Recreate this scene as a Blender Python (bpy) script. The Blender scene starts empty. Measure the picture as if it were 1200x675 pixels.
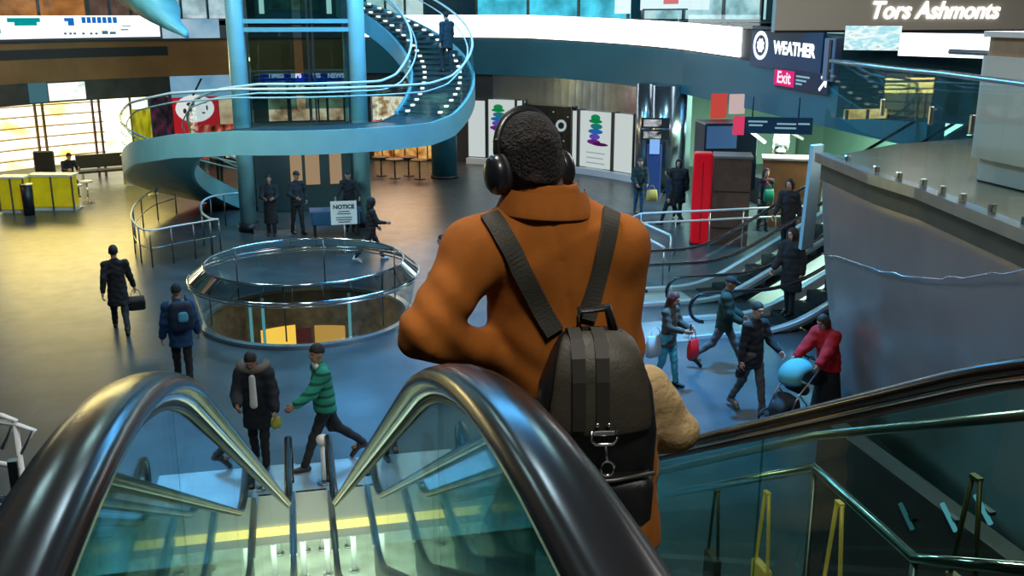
import bpy, math, random
import numpy as np
from mathutils import Vector, Matrix, Euler
R = math.radians
random.seed(7)
C = bpy.context.scene.collection
S = bpy.context.scene

# ------------------------------------------------------------------ camera model (metres, z up, +Y runs down the escalators)
FOC = 1167.0; PITCH = R(15.4); YAW = R(12.5); CAMZ = 6.15
_cp, _sp, _cy, _sy = math.cos(PITCH), math.sin(PITCH), math.cos(YAW), math.sin(YAW)
def ray(px, py):
    r = (px-600)/FOC; d = (py-337.5)/FOC
    fw = _cp-d*_sp; dn = _sp+d*_cp
    return Vector((r*_cy+fw*_sy, fw*_cy-r*_sy, -dn)), fw
def atD(px, py, D):
    v, f = ray(px, py); p = v*(D/f); p.z += CAMZ; return p
def atz(px, py, z):
    v, f = ray(px, py); p = v*((z-CAMZ)/v.z); p.z += CAMZ; return p
def atX(px, py, X):
    v, f = ray(px, py); p = v*(X/v.x); p.z += CAMZ; return p
def atY(px, py, Y):
    v, f = ray(px, py); p = v*(Y/v.y); p.z += CAMZ; return p
HC = (0.4, 30.6)                                   # centre of the round hall
def atR(px, py, rad, far=True):
    v, f = ray(px, py); cx, cy = HC
    a = v.x*v.x+v.y*v.y; b = -2*(v.x*cx+v.y*cy); c = cx*cx+cy*cy-rad*rad
    d = max(b*b-4*a*c, 0)
    s = (-b+(1 if far else -1)*math.sqrt(d))/(2*a); p = v*s; p.z += CAMZ; return p
def pix(p):
    v = Vector(p)-Vector((0, 0, CAMZ)); r = v.x*_cy-v.y*_sy; fw = v.x*_sy+v.y*_cy; Z = fw*_cp-v.z*_sp; return 600+FOC*r/Z, 337.5+FOC*(-v.z*_cp-fw*_sp)/Z
def azim(px, rad=13.2):
    p = atR(px, 100, rad); return math.atan2(p.y-HC[1], p.x-HC[0])

# ------------------------------------------------------------------ materials
def sock(n, *names):
    for k in names:
        if k in n.inputs: return n.inputs[k]
def mat(name, col, rough=.5, metal=0., emit=None, estr=0., noise=0., nscale=8., spec=None, bump=0., bscale=60., coat=0., trans=0., ior=1.45, sheen=0.):
    m = bpy.data.materials.new(name); m.use_nodes = True
    nt = m.node_tree; b = nt.nodes['Principled BSDF']
    c4 = (*col, 1)
    b.inputs['Base Color'].default_value = c4
    b.inputs['Roughness'].default_value = rough; b.inputs['Metallic'].default_value = metal
    if spec is not None: b.inputs['Specular IOR Level'].default_value = spec
    if coat: b.inputs['Coat Weight'].default_value = coat; b.inputs['Coat Roughness'].default_value = .08
    if sheen: b.inputs['Sheen Weight'].default_value = sheen
    if trans: b.inputs['Transmission Weight'].default_value = trans; b.inputs['IOR'].default_value = ior
    if emit: b.inputs['Emission Color'].default_value = (*emit, 1); b.inputs['Emission Strength'].default_value = estr
    if noise or bump:
        tc = nt.nodes.new('ShaderNodeTexCoord')
    if noise:
        n = nt.nodes.new('ShaderNodeTexNoise'); n.inputs['Scale'].default_value = nscale; n.inputs['Detail'].default_value = 5
        r = nt.nodes.new('ShaderNodeValToRGB')
        r.color_ramp.elements[0].color = tuple(max(0, x*(1-noise)) for x in col)+(1,); r.color_ramp.elements[0].position = .3
        r.color_ramp.elements[1].color = tuple(min(1, x*(1+noise)) for x in col)+(1,); r.color_ramp.elements[1].position = .7
        nt.links.new(tc.outputs['Object'], n.inputs['Vector']); nt.links.new(n.outputs['Fac'], r.inputs['Fac']); nt.links.new(r.outputs['Color'], b.inputs['Base Color'])
    if bump:
        n2 = nt.nodes.new('ShaderNodeTexNoise'); n2.inputs['Scale'].default_value = bscale; n2.inputs['Detail'].default_value = 4
        bp = nt.nodes.new('ShaderNodeBump'); bp.inputs['Strength'].default_value = bump; bp.inputs['Distance'].default_value = .02
        nt.links.new(tc.outputs['Object'], n2.inputs['Vector']); nt.links.new(n2.outputs['Fac'], bp.inputs['Height']); nt.links.new(bp.outputs['Normal'], b.inputs['Normal'])
    return m
def emis(name, col, strength):
    m = bpy.data.materials.new(name); m.use_nodes = True
    nt = m.node_tree; nt.nodes.clear()
    e = nt.nodes.new('ShaderNodeEmission'); o = nt.nodes.new('ShaderNodeOutputMaterial')
    e.inputs['Color'].default_value = (*col, 1); e.inputs['Strength'].default_value = strength
    nt.links.new(e.outputs[0], o.inputs[0]); return m
def glassmat(name, tint, refl_rough=.02, ior=1.5, gain=1.0):
    """pane glass: tinted see-through mixed with a mirror reflection by angle"""
    m = bpy.data.materials.new(name); m.use_nodes = True
    nt = m.node_tree; nt.nodes.clear()
    o = nt.nodes.new('ShaderNodeOutputMaterial'); mx = nt.nodes.new('ShaderNodeMixShader')
    t = nt.nodes.new('ShaderNodeBsdfTransparent'); g = nt.nodes.new('ShaderNodeBsdfGlossy'); ge = nt.nodes.new('ShaderNodeNewGeometry')
    t.inputs['Color'].default_value = (*tint, 1); g.inputs['Roughness'].default_value = refl_rough; g.inputs['Color'].default_value = (.9, .95, .95, 1)
    d = nt.nodes.new('ShaderNodeVectorMath'); d.operation = 'DOT_PRODUCT'; nt.links.new(ge.outputs['Normal'], d.inputs[0]); nt.links.new(ge.outputs['Incoming'], d.inputs[1])
    def mth(op, a, b): 
        n = nt.nodes.new('ShaderNodeMath'); n.operation = op
        for i, x in enumerate((a, b)):
            if x is None: continue
            if isinstance(x, (int, float)): n.inputs[i].default_value = x
            else: nt.links.new(x, n.inputs[i])
        return n.outputs[0]
    f0 = ((ior-1)/(ior+1))**2
    ab = mth('ABSOLUTE', d.outputs['Value'], None); om = mth('SUBTRACT', 1., ab); p5 = mth('POWER', om, 5.); fr = mth('ADD', mth('MULTIPLY', p5, 1-f0), f0); fg = mth('MINIMUM', mth('MULTIPLY', fr, gain), .96)
    nt.links.new(fg, mx.inputs[0]); nt.links.new(t.outputs[0], mx.inputs[1]); nt.links.new(g.outputs[0], mx.inputs[2])
    nt.links.new(mx.outputs[0], o.inputs[0]); return m

# ------------------------------------------------------------------ mesh builder
class MB:
    def __init__(s): s.v = []; s.f = []; s.mi = []; s.sm = []
    def add(s, v, f, mi=0, smooth=False):
        o = len(s.v); s.v += [tuple(p) for p in v]; s.f += [tuple(i+o for i in q) for q in f]
        s.mi += [mi]*len(f); s.sm += [smooth]*len(f); return s
    def box(s, c, d, rot=0., mi=0, M=None, bev=0.):
        x, y, z = d[0]/2, d[1]/2, d[2]/2
        if bev > 0:                                           # chamfered box: rounded plan, stacked rings
            b = min(bev, x*.95, y*.95, z*.95)
            def ring(xx, yy, zz): return [(-xx+b, -yy, zz), (xx-b, -yy, zz), (xx, -yy+b, zz), (xx, yy-b, zz), (xx-b, yy, zz), (-xx+b, yy, zz), (-xx, yy-b, zz), (-xx, -yy+b, zz)]
            lv = [ring(x-b*.6, y-b*.6, -z), ring(x, y, -z+b), ring(x, y, z-b), ring(x-b*.6, y-b*.6, z)]
            v = [p for r in lv for p in r]; f = [tuple(range(7, -1, -1)), tuple(range(24, 32))]
            for k in range(3):
                for i in range(8): f.append((k*8+i, k*8+(i+1) % 8, k*8+8+(i+1) % 8, k*8+8+i))
        else:
            v = [(i*x, j*y, k*z) for k in (-1, 1) for j in (-1, 1) for i in (-1, 1)]
            f = [(0, 2, 3, 1), (4, 5, 7, 6), (0, 1, 5, 4), (2, 6, 7, 3), (0, 4, 6, 2), (1, 3, 7, 5)]
        T = M if M is not None else Matrix.Rotation(rot, 4, 'Z')
        c = Vector(c)
        return s.add([T.to_3x3() @ Vector(p)+c for p in v], f, mi)
    def tube(s, pts, r, n=8, closed=False, mi=0, cap=True, sx=1., up=Vector((0, 0, 1))):
        P = [Vector(p) for p in pts]; m = len(P); rr = r if isinstance(r, (list, tuple)) else [r]*m
        v = []
        for i, p in enumerate(P):
            a = P[(i-1) % m] if (closed or i > 0) else p; b = P[(i+1) % m] if (closed or i < m-1) else p
            t = (b-a).normalized()
            u = up if abs(t.dot(up)) < .95 else Vector((1, 0, 0))
            X = t.cross(u).normalized(); Y = X.cross(t).normalized()
            for k in range(n):
                an = 2*math.pi*k/n; v.append(p+X*math.cos(an)*rr[i]*sx+Y*math.sin(an)*rr[i])
        f = []
        for i in range(m if closed else m-1):
            for k in range(n):
                j = (i+1) % m; f.append((i*n+k, i*n+(k+1) % n, j*n+(k+1) % n, j*n+k))
        s.add(v, f, mi, True)
        if cap and not closed: s.add(v[:n], [tuple(range(n-1, -1, -1))], mi); s.add(v[-n:], [tuple(range(n))], mi)
        return s
    def cyl(s, a, b, r, n=16, mi=0, r2=None): return s.tube([a, b], [r, r if r2 is None else r2], n, mi=mi)
    def lathe(s, prof, c=(0, 0, 0), n=48, mi=0, a0=0., a1=2*math.pi, smooth=True, cap=False):
        full = abs(a1-a0-2*math.pi) < 1e-6; m = n if full else n+1; v = []
        for i in range(m):
            a = a0+(a1-a0)*i/n
            for r, z in prof: v.append((c[0]+r*math.cos(a), c[1]+r*math.sin(a), c[2]+z))
        k = len(prof); f = []
        for i in range(n):
            j = (i+1) % m
            for q in range(k-1): f.append((i*k+q, j*k+q, j*k+q+1, i*k+q+1))
        s.add(v, f, mi, smooth)
        if cap and not full: s.add(v[:k], [tuple(range(k))], mi); s.add(v[-k:], [tuple(range(k-1, -1, -1))], mi)
        return s
    def sweep(s, pts, sec, mi=0, smooth=True, cap=True, up=Vector((0, 0, 1))):
        """section (side, up) swept on a polyline; side axis stays level"""
        P = [Vector(p) for p in pts]; m = len(P); n = len(sec); v = []
        for i, p in enumerate(P):
            t = (P[min(i+1, m-1)]-P[max(i-1, 0)]).normalized()
            X = t.cross(up); X = X.normalized() if X.length > .05 else Vector((1, 0, 0)); Y = X.cross(t).normalized()
            for (a, b) in sec: v.append(p+X*a+Y*b)
        f = [(i*n+k, i*n+(k+1) % n, (i+1)*n+(k+1) % n, (i+1)*n+k) for i in range(m-1) for k in range(n)]
        s.add(v, f, mi, smooth)
        if cap: s.add(v[:n], [tuple(range(n-1, -1, -1))], mi); s.add(v[-n:], [tuple(range(n))], mi)
        return s
    def prism(s, poly, axis, t0, t1, mi=0, M=None):
        """poly of 2-D points extruded along axis 'x','y' or 'z' """
        def p3(q, t): return (t, q[0], q[1]) if axis == 'x' else ((q[0], t, q[1]) if axis == 'y' else (q[0], q[1], t))
        n = len(poly); v = [p3(q, t0) for q in poly]+[p3(q, t1) for q in poly]
        if M is not None: v = [M @ Vector(p) for p in v]
        f = [tuple(range(n-1, -1, -1)), tuple(range(n, 2*n))]+[(i, (i+1) % n, n+(i+1) % n, n+i) for i in range(n)]
        return s.add(v, f, mi)
    def ball(s, c, r, n=12, mi=0):
        rx, ry, rz = (r, r, r) if not isinstance(r, (tuple, list)) else r; v = []; m = n//2
        for i in range(m+1):
            th = math.pi*i/m
            for k in range(n): a = 2*math.pi*k/n; v.append((c[0]+rx*math.sin(th)*math.cos(a), c[1]+ry*math.sin(th)*math.sin(a), c[2]+rz*math.cos(th)))
        f = [(i*n+k, (i+1)*n+k, (i+1)*n+(k+1) % n, i*n+(k+1) % n) for i in range(m) for k in range(n)]
        return s.add(v, f, mi, True)
    def build(s, name, mats, parent=None, loc=None, fixn=True):
        me = bpy.data.meshes.new(name); me.from_pydata(s.v, [], s.f)
        for m in (mats if isinstance(mats, (list, tuple)) else [mats]): me.materials.append(m)
        me.polygons.foreach_set('material_index', s.mi); me.polygons.foreach_set('use_smooth', s.sm)
        if fixn:
            import bmesh
            bm = bmesh.new(); bm.from_mesh(me); bmesh.ops.remove_doubles(bm, verts=bm.verts, dist=1e-5); bmesh.ops.recalc_face_normals(bm, faces=bm.faces); bm.to_mesh(me); bm.free()
        me.update(); o = bpy.data.objects.new(name, me); C.objects.link(o)
        if parent: o.parent = parent
        if loc is not None: o.location = loc
        return o
def tag(o, label=None, cat=None, group=None, kind=None):
    if label: o['label'] = label
    if cat: o['category'] = cat
    if group: o['group'] = group
    if kind: o['kind'] = kind
    return o
def thing(name, label, cat, loc=(0, 0, 0), rz=0., group=None):
    o = bpy.data.objects.new(name, None); C.objects.link(o); o.location = loc; o.rotation_euler = (0, 0, rz); o.empty_display_size = .2
    return tag(o, label, cat, group)
def struct(name, mb, m, parent=None, label=None):
    o = mb.build(name, m, parent)
    if parent is None: o['kind'] = 'structure'
    if label: o['label'] = label
    return o
def text(body, size, m, parent, M, name='lettering', ext=.004, shear=0., align='CENTER', sx=1., offset=0.):
    cu = bpy.data.curves.new(name, 'FONT'); cu.body = body; cu.size = size; cu.extrude = ext; cu.shear = shear; cu.align_x = align; cu.align_y = 'CENTER'; cu.offset = offset
    tmp = bpy.data.objects.new(name, cu); C.objects.link(tmp); bpy.context.view_layer.update()
    me = bpy.data.meshes.new_from_object(tmp.evaluated_get(bpy.context.evaluated_depsgraph_get())); bpy.data.objects.remove(tmp); bpy.data.curves.remove(cu)
    me.name = name; me.materials.clear(); me.materials.append(m); o = bpy.data.objects.new(name, me); C.objects.link(o); o.parent = parent
    o.matrix_local = M @ Matrix.Diagonal((sx, 1, 1, 1)); return o
def facing(p, az, roll=0.):
    """matrix of an upright board at p whose face looks along azimuth az"""
    n = Vector((math.cos(az), math.sin(az), 0)); x = Vector((-math.sin(az), math.cos(az), 0)); z = Vector((0, 0, 1))
    M = Matrix((x, z, n)).transposed().to_4x4(); M = M @ Matrix.Rotation(roll, 4, 'Z'); M.translation = Vector(p); return M
def copy_tree(o, parent=None):
    c = o.copy(); C.objects.link(c)
    if parent: c.parent = parent
    for ch in [k for k in bpy.data.objects if k.parent == o and k is not c]: copy_tree(ch, c)
    return c

# ------------------------------------------------------------------ soft-body surfaces (signed distance + surface nets)
def _prim(P, q):
    k = q[0]
    if k == 'c':
        _, a, b, ra, rb, fl = q
        a = np.array(a, np.float32); b = np.array(b, np.float32); X = P
        if fl: sc = np.array([1, 1/fl, 1], np.float32); X = P*sc; a = a*sc; b = b*sc
        ba = b-a; L = float(ba@ba)+1e-9; pa = X-a; t = np.clip(pa@ba/L, 0, 1)
        d = np.linalg.norm(pa-t[:, None]*ba, axis=1)-(ra+(rb-ra)*t)
        return d*(fl if fl and fl < 1 else 1)
    c = np.array(q[1], np.float32); r = np.array(q[2], np.float32); X = P-c
    if len(q) > 3 and q[3] is not None: X = X@np.array(q[3], np.float32)
    k0 = np.linalg.norm(X/r, axis=1); k1 = np.linalg.norm(X/(r*r), axis=1)
    return k0*(k0-1)/(k1+1e-6)
def _bb(q):
    if q[0] == 'c':
        a = np.array(q[1]); b = np.array(q[2]); r = max(q[3], q[4]); return np.minimum(a, b)-r, np.maximum(a, b)+r
    c = np.array(q[1]); r = max(q[2]); return c-r, c+r
def cap(a, b, ra, rb=None, fl=None): return ('c', tuple(a), tuple(b), ra, ra if rb is None else rb, fl)
def ell(c, r, rot=None): return ('e', tuple(c), tuple(r), rot)
def nets(prims, vox, k=.03, subs=(), disp=None, clip=None):
    lo = np.min([_bb(q)[0] for q in prims], axis=0)-3*vox; hi = np.max([_bb(q)[1] for q in prims], axis=0)+3*vox
    n = np.ceil((hi-lo)/vox).astype(int)+1
    V = np.full(n, 9., np.float32)
    ax = [lo[i]+vox*np.arange(n[i]) for i in range(3)]
    def win(q, pad):
        a, b = _bb(q); i0 = np.maximum(np.floor((a-pad-lo)/vox).astype(int), 0); i1 = np.minimum(np.ceil((b+pad-lo)/vox).astype(int)+1, n)
        return i0, i1
    def pts(i0, i1):
        g = np.meshgrid(*[ax[i][i0[i]:i1[i]] for i in range(3)], indexing='ij'); return np.stack([x.ravel() for x in g], 1).astype(np.float32)
    for q in prims:
        i0, i1 = win(q, k+3*vox)
        if (i1 <= i0).any(): continue
        sl = tuple(slice(i0[i], i1[i]) for i in range(3))
        d = _prim(pts(i0, i1), q).reshape(tuple(i1-i0)); o = V[sl]
        h = np.clip(.5+.5*(o-d)/k, 0, 1); V[sl] = o*(1-h)+d*h-k*h*(1-h)
    if disp is not None:
        m = np.abs(V) < .06; idx = np.argwhere(m)
        if len(idx): V[m] += disp((lo+idx*vox).astype(np.float32))
    for q in subs:
        i0, i1 = win(q, 3*vox)
        if (i1 <= i0).any(): continue
        sl = tuple(slice(i0[i], i1[i]) for i in range(3)); d = _prim(pts(i0, i1), q).reshape(tuple(i1-i0)); V[sl] = np.maximum(V[sl], -d)
    if clip is not None:                                     # list of (point, normal): keep the side the normal leaves
        g = np.stack(np.meshgrid(*ax, indexing='ij'), -1).astype(np.float32)
        for p, nn in clip: V = np.maximum(V, (g-np.array(p, np.float32))@np.array(nn, np.float32))
    s = V < 0
    c = [s[i:n[0]-1+i, j:n[1]-1+j, l:n[2]-1+l] for i in (0, 1) for j in (0, 1) for l in (0, 1)]
    tot = sum(x.astype(np.int8) for x in c); act = (tot > 0) & (tot < 8); idx = np.argwhere(act)
    corner = np.array([(i, j, l) for i in (0, 1) for j in (0, 1) for l in (0, 1)])
    cv = np.stack([V[idx[:, 0]+a, idx[:, 1]+b, idx[:, 2]+d] for a, b, d in corner], 1)
    acc = np.zeros((len(idx), 3)); cnt = np.zeros(len(idx))
    for e0 in range(8):
        for e1 in range(e0+1, 8):
            if np.abs(corner[e0]-corner[e1]).sum() != 1: continue
            v0, v1 = cv[:, e0], cv[:, e1]; m = (v0 < 0) != (v1 < 0)
            t = np.where(m, v0/np.where(m, v0-v1, 1), 0)
            acc += (corner[e0]+t[:, None]*(corner[e1]-corner[e0]))*m[:, None]; cnt += m
    vs = lo+(idx+acc/np.maximum(cnt, 1)[:, None])*vox
    ids = np.full(act.shape, -1, np.int64); ids[act] = np.arange(len(idx)); F = []
    for d in range(3):
        u, w = (d+1) % 3, (d+2) % 3
        sa = [slice(None)]*3; sb = [slice(None)]*3; sa[d] = slice(0, -1); sb[d] = slice(1, None)
        A, B = s[tuple(sa)], s[tuple(sb)]
        for sign in (0, 1):
            e = np.argwhere((A & ~B) if sign == 0 else (~A & B)); e = e[(e[:, u] > 0) & (e[:, w] > 0) & (e[:, u] < n[u]-1) & (e[:, w] < n[w]-1)]
            def cell(du, dw):
                q = e.copy(); q[:, u] -= du; q[:, w] -= dw; return ids[q[:, 0], q[:, 1], q[:, 2]]
            Q = np.stack([cell(1, 1), cell(0, 1), cell(0, 0), cell(1, 0)], 1)
            if sign: Q = Q[:, ::-1]
            F.append(Q)
    F = np.concatenate(F); F = F[(F >= 0).all(1)]
    return vs, F
def smooth_v(vs, F, it=2, lam=.5):
    for _ in range(it):
        acc = np.zeros_like(vs); cnt = np.zeros(len(vs))
        for a in range(4):
            for b in ((a+1) % 4, (a+3) % 4): np.add.at(acc, F[:, a], vs[F[:, b]]); np.add.at(cnt, F[:, a], 1)
        vs = vs*(1-lam)+lam*acc/np.maximum(cnt, 1)[:, None]
    return vs
def soft(name, prims, m, vox=.02, k=.03, parent=None, subs=(), disp=None, clip=None, sm=1, extra=None, matfn=None):
    vs, F = nets(prims, vox, k, subs, disp, clip)
    if sm: vs = smooth_v(vs, F, sm)
    verts = vs.tolist(); faces = F.tolist(); 
    if extra:
        for ev, ef in extra: o = len(verts); verts += [list(map(float, p)) for p in ev]; faces += [[int(i)+o for i in q] for q in ef]
    me = bpy.data.meshes.new(name); me.from_pydata(verts, [], faces)
    for x in (m if isinstance(m, (list, tuple)) else [m]): me.materials.append(x)
    me.polygons.foreach_set('use_smooth', [True]*len(faces))
    if matfn:
        co = np.array(verts); cen = np.array([co[f].mean(0) for f in faces]); me.polygons.foreach_set('material_index', [int(x) for x in matfn(cen)])
    me.update(); o = bpy.data.objects.new(name, me); C.objects.link(o)
    if parent: o.parent = parent
    return o
def rgb(r, g, b): return tuple((x/255/12.92) if x <= 10 else ((x/255+.055)/1.055)**2.4 for x in (r, g, b))
M = {}
M['steel'] = mat('brushed_steel', (.55, .57, .6), .28, 1., noise=.12, nscale=3)
M['chrome'] = mat('polished_steel', (.75, .77, .8), .12, 1.)
M['dsteel'] = mat('dark_steel', (.16, .17, .18), .35, 1.)
M['whitemetal'] = mat('white_metal', (.75, .8, .82), .35, 0.)
M['rubber'] = mat('black_rubber', (.010, .010, .011), .2, 0., spec=.3)
M['black'] = mat('black_plastic', (.012, .013, .016), .4)
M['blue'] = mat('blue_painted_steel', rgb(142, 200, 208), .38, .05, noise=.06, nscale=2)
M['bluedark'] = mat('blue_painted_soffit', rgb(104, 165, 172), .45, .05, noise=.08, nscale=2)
M['glass'] = glassmat('escalator_glass', (.57, .76, .67), .015, 1.45, 1.15)
M['glassclear'] = glassmat('guard_glass', (.88, .95, .95), .02, 1.4, .6)
M['glasstint'] = glassmat('balcony_glass', (.90, .95, .94), .02, 1.4, .5)
M['step'] = mat('escalator_step_metal', (.09, .1, .1), .45, .8)
M['palesteel'] = mat('pale_bright_steel', (.72, .80, .84), .3, .55)
M['deck'] = mat('escalator_deck_steel', (.17, .18, .175), .4, .9)
M['bronze'] = mat('bronze_panel', rgb(150, 108, 62), .38, .25, noise=.25, nscale=.6)
M['teal'] = mat('teal_fascia_panel', rgb(32, 112, 128), .4, .1, noise=.1, nscale=.5)
M['dark'] = mat('dark_wall', (.02, .024, .028), .5)
M['led'] = emis('led_white', (.93, .98, 1.), 5.)
M['ledsoft'] = emis('lightbox_white', (.86, .97, .95), .62)
M['warm'] = emis('warm_shop_light', (1., .84, .42), 2.2)
M['yellowlight'] = emis('yellow_strip_light', (1., .9, .25), 1.6)
M['white'] = mat('white_laminate', (.75, .77, .75), .4)
M['red'] = mat('red_lacquer', rgb(215, 12, 30), .3, emit=rgb(215, 12, 30), estr=.25)
M['wood'] = mat('brown_wood', rgb(96, 66, 52), .45, noise=.25, nscale=3)

def floormat():
    m = bpy.data.materials.new('granite_floor'); m.use_nodes = True; nt = m.node_tree; b = nt.nodes['Principled BSDF']
    tc = nt.nodes.new('ShaderNodeTexCoord'); n = nt.nodes.new('ShaderNodeTexNoise'); n.inputs['Scale'].default_value = 1.1; n.inputs['Detail'].default_value = 8
    r = nt.nodes.new('ShaderNodeValToRGB'); r.color_ramp.elements[0].color = (.040, .054, .062, 1); r.color_ramp.elements[1].color = (.066, .084, .096, 1)
    r.color_ramp.elements[0].position = .35; r.color_ramp.elements[1].position = .65
    br = nt.nodes.new('ShaderNodeTexBrick'); br.inputs['Scale'].default_value = 1.; br.inputs['Mortar Size'].default_value = .006; br.inputs['Brick Width'].default_value = 1.2; br.inputs['Row Height'].default_value = .6
    br.inputs['Color1'].default_value = (1, 1, 1, 1); br.inputs['Color2'].default_value = (.9, .9, .9, 1); br.inputs['Mortar'].default_value = (.7, .7, .7, 1)
    mx = nt.nodes.new('ShaderNodeMixRGB'); mx.blend_type = 'MULTIPLY'; mx.inputs[0].default_value = 1.
    nt.links.new(tc.outputs['Object'], n.inputs['Vector']); nt.links.new(tc.outputs['Object'], br.inputs['Vector']); nt.links.new(n.outputs['Fac'], r.inputs[0])
    nt.links.new(r.outputs[0], mx.inputs[1]); nt.links.new(br.outputs['Color'], mx.inputs[2]); nt.links.new(mx.outputs[0], b.inputs['Base Color'])
    n2 = nt.nodes.new('ShaderNodeTexNoise'); n2.inputs['Scale'].default_value = 3.; mr = nt.nodes.new('ShaderNodeMapRange'); mr.inputs[3].default_value = .27; mr.inputs[4].default_value = .40
    nt.links.new(tc.outputs['Object'], n2.inputs['Vector']); nt.links.new(n2.outputs['Fac'], mr.inputs[0]); nt.links.new(mr.outputs[0], b.inputs['Roughness'])
    b.inputs['Specular IOR Level'].default_value = .55
    return m
M['floor'] = floormat()

# ------------------------------------------------------------------ floors, walls, ceiling
def slab(mb, x0, x1, y0, y1, zt=0., th=.4): mb.box(((x0+x1)/2, (y0+y1)/2, zt-th/2), (x1-x0, y1-y0, th))
HX = 1.72; HY = 12.4
mb = MB(); slab(mb, -26, -HX, -3, HY); slab(mb, HX, 24, -3, HY); OX, OY, OR = .15, 20.55, 2.08
slab(mb, -26, OX-3, HY, 50); slab(mb, OX+3, 24, HY, 50); slab(mb, OX-3, OX+3, HY, OY-3); slab(mb, OX-3, OX+3, OY+3, 50)
v = []; f = []
for k in range(64):                                           # square slab with the round opening of the oculus
    a = 2*math.pi*k/64; c, s_ = math.cos(a), math.sin(a); q = 3/max(abs(c), abs(s_)); v += [(OX+OR*c, OY+OR*s_, 0), (OX+q*c, OY+q*s_, 0)]
mb.add(v, [(2*k, 2*k+1, (2*k+3) % 128, (2*k+2) % 128) for k in range(64)]); struct('floor', mb, M['floor'])
# opening under the escalators: lit slab edge and the lower concourse seen through the gap
mb = MB(); mb.box((0, HY+.02, -.36), (3.44, .06, .72)); e = struct('trim_1', mb, mat('slab_edge_panel', (.50, .55, .48), .4, .1), label='pale edge panel of the floor opening between the escalators')
mb = MB(); mb.box((0, HY-.03, -.52), (3.4, .04, .11)); tag(mb.build('strip_light', M['yellowlight']), 'yellow strip light along the floor edge behind the escalator gap', 'light')
mb = MB(); slab(mb, -6, 6, 2, 26, -3.6, .3); struct('floor_lower', mb, mat('lower_floor_terrazzo', (.22, .25, .23), .3, noise=.2, nscale=3))
mb = MB(); mb.box((0, 26, -1.9), (12, .2, 3.6)); mb.box((-6, 14, -1.9), (.2, 24, 3.6)); mb.box((6, 14, -1.9), (.2, 24, 3.6)); struct('wall_lower', mb, mat('lower_wall_panel', (.13, .2, .19), .4))
for i, (x, y) in enumerate(((-.16, 17.2), (.16, 17.2), (-.2, 16.3), (.22, 16.3), (-.9, 16.9), (.95, 16.9), (-1.6, 16.6), (1.65, 16.5))):
    t = thing('floor_post', 'short pale post on the lower level seen through the glass gap', 'post', (x, y, -3.6), group='pale posts on the lower level')
    MB().cyl((0, 0, .02), (0, 0, .72), .05, 10).build('post', M['whitemetal'], t); MB().cyl((0, 0, 0), (0, 0, .03), .09, 12).build('base', M['steel'], t)
    MB().ball((0, 0, .74), .055).build('cap', M['chrome'], t)
# upper landing behind and beside the camera
mb = MB(); mb.box((0, -1.9, 4.52), (9, 4.9, .4)); struct('floor_landing', mb, mat('landing_stone', (.12, .12, .12), .35))
mb = MB(); mb.box((3.5, -1.5, -1.6), (44, .2, 20)); mb.build('wall_rear', M['dark'])['kind'] = 'structure'
mb = MB(); mb.lathe([(0, 15), (12, 14.6), (22, 13.6), (27, 12)], (1, 20, 0), 48); struct('ceiling', mb, mat('ceiling_panel', (.10, .12, .14), .6))

GR = 13.2
def arcw(name, a0, a1, z0, z1, rad, th, m, parent=None, n=None, label=None, mbo=None):
    """upright curved panel from azimuth a0 to a1 on the hall's circle"""
    n = n or max(2, int(abs(a1-a0)*rad/.35)); b = mbo or MB()
    b.lathe([(rad, z0), (rad+th, z0), (rad+th, z1), (rad, z1), (rad, z0)], (HC[0], HC[1], 0), n, a0=min(a0, a1), a1=max(a0, a1), smooth=False, cap=True)
    if mbo: return b
    o = b.build(name, m, parent)
    if label: o['label'] = label
    return o
AR = azim(800)                                              # the round wall runs into a straight one on the right
AL = azim(-60)
PR = Vector((HC[0]+GR*math.cos(AR), HC[1]+GR*math.sin(AR), 0)); PE = Vector((14.35, 20.5, 0))
# gallery fascia: bronze to the left of the tower, teal to the right
g = arcw('trim_2', azim(430), AL, 3.72, 5.15, GR, .5, M['bronze']); g['kind'] = 'structure'; g['label'] = 'bronze panelled gallery edge left of the blue tower'
mb = MB()
def fz(t): return 0. if t < 0 else -.5*t                    # the ribbon dips towards the right
nA = 24; prof = []
for i in range(nA+1):
    a = azim(430)+(AR-azim(430))*i/nA; prof.append(Vector((HC[0]+GR*math.cos(a), HC[1]+GR*math.sin(a), 0)))
for i in range(1, 11): prof.append(PR+(PE-PR)*i/10)
ln = [0.]
for i in range(1, len(prof)): ln.append(ln[-1]+(prof[i]-prof[i-1]).length)
def dip(i): return -.62*max(0, (ln[i]-ln[-1]*.25)/(ln[-1]*.75))
def ribbon(i0, i1, z0, z1, off, th):
    b = MB(); P = []
    for i in range(i0, i1+1):
        t = (prof[min(i+1, len(prof)-1)]-prof[max(i-1, 0)]).normalized(); nrm = Vector((t.y, -t.x, 0))
        if nrm.dot(Vector((HC[0], HC[1]-6, 0))-prof[i]) < 0: nrm = -nrm
        d = dip(i); a = prof[i]+nrm*off; c = prof[i]+nrm*(off-th)
        P += [(a.x, a.y, z0+d), (c.x, c.y, z0+d), (c.x, c.y, z1+d), (a.x, a.y, z1+d)]
    m = i1-i0; f = [(4*k+q, 4*k+(q+1) % 4, 4*k+4+(q+1) % 4, 4*k+4+q) for k in range(m) for q in range(4)]
    f += [(0, 1, 2, 3), (4*m+3, 4*m+2, 4*m+1, 4*m)]
    return b.add(P, f)
struct('trim_3', ribbon(0, len(prof)-1, 3.72, 5.14, 0, .5), M['teal'], label='dark teal gallery edge under the white light ribbon')
struct('trim_4', ribbon(0, len(prof)-1, 5.14, 6.06, -.06, .4), M['dark'])
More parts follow.
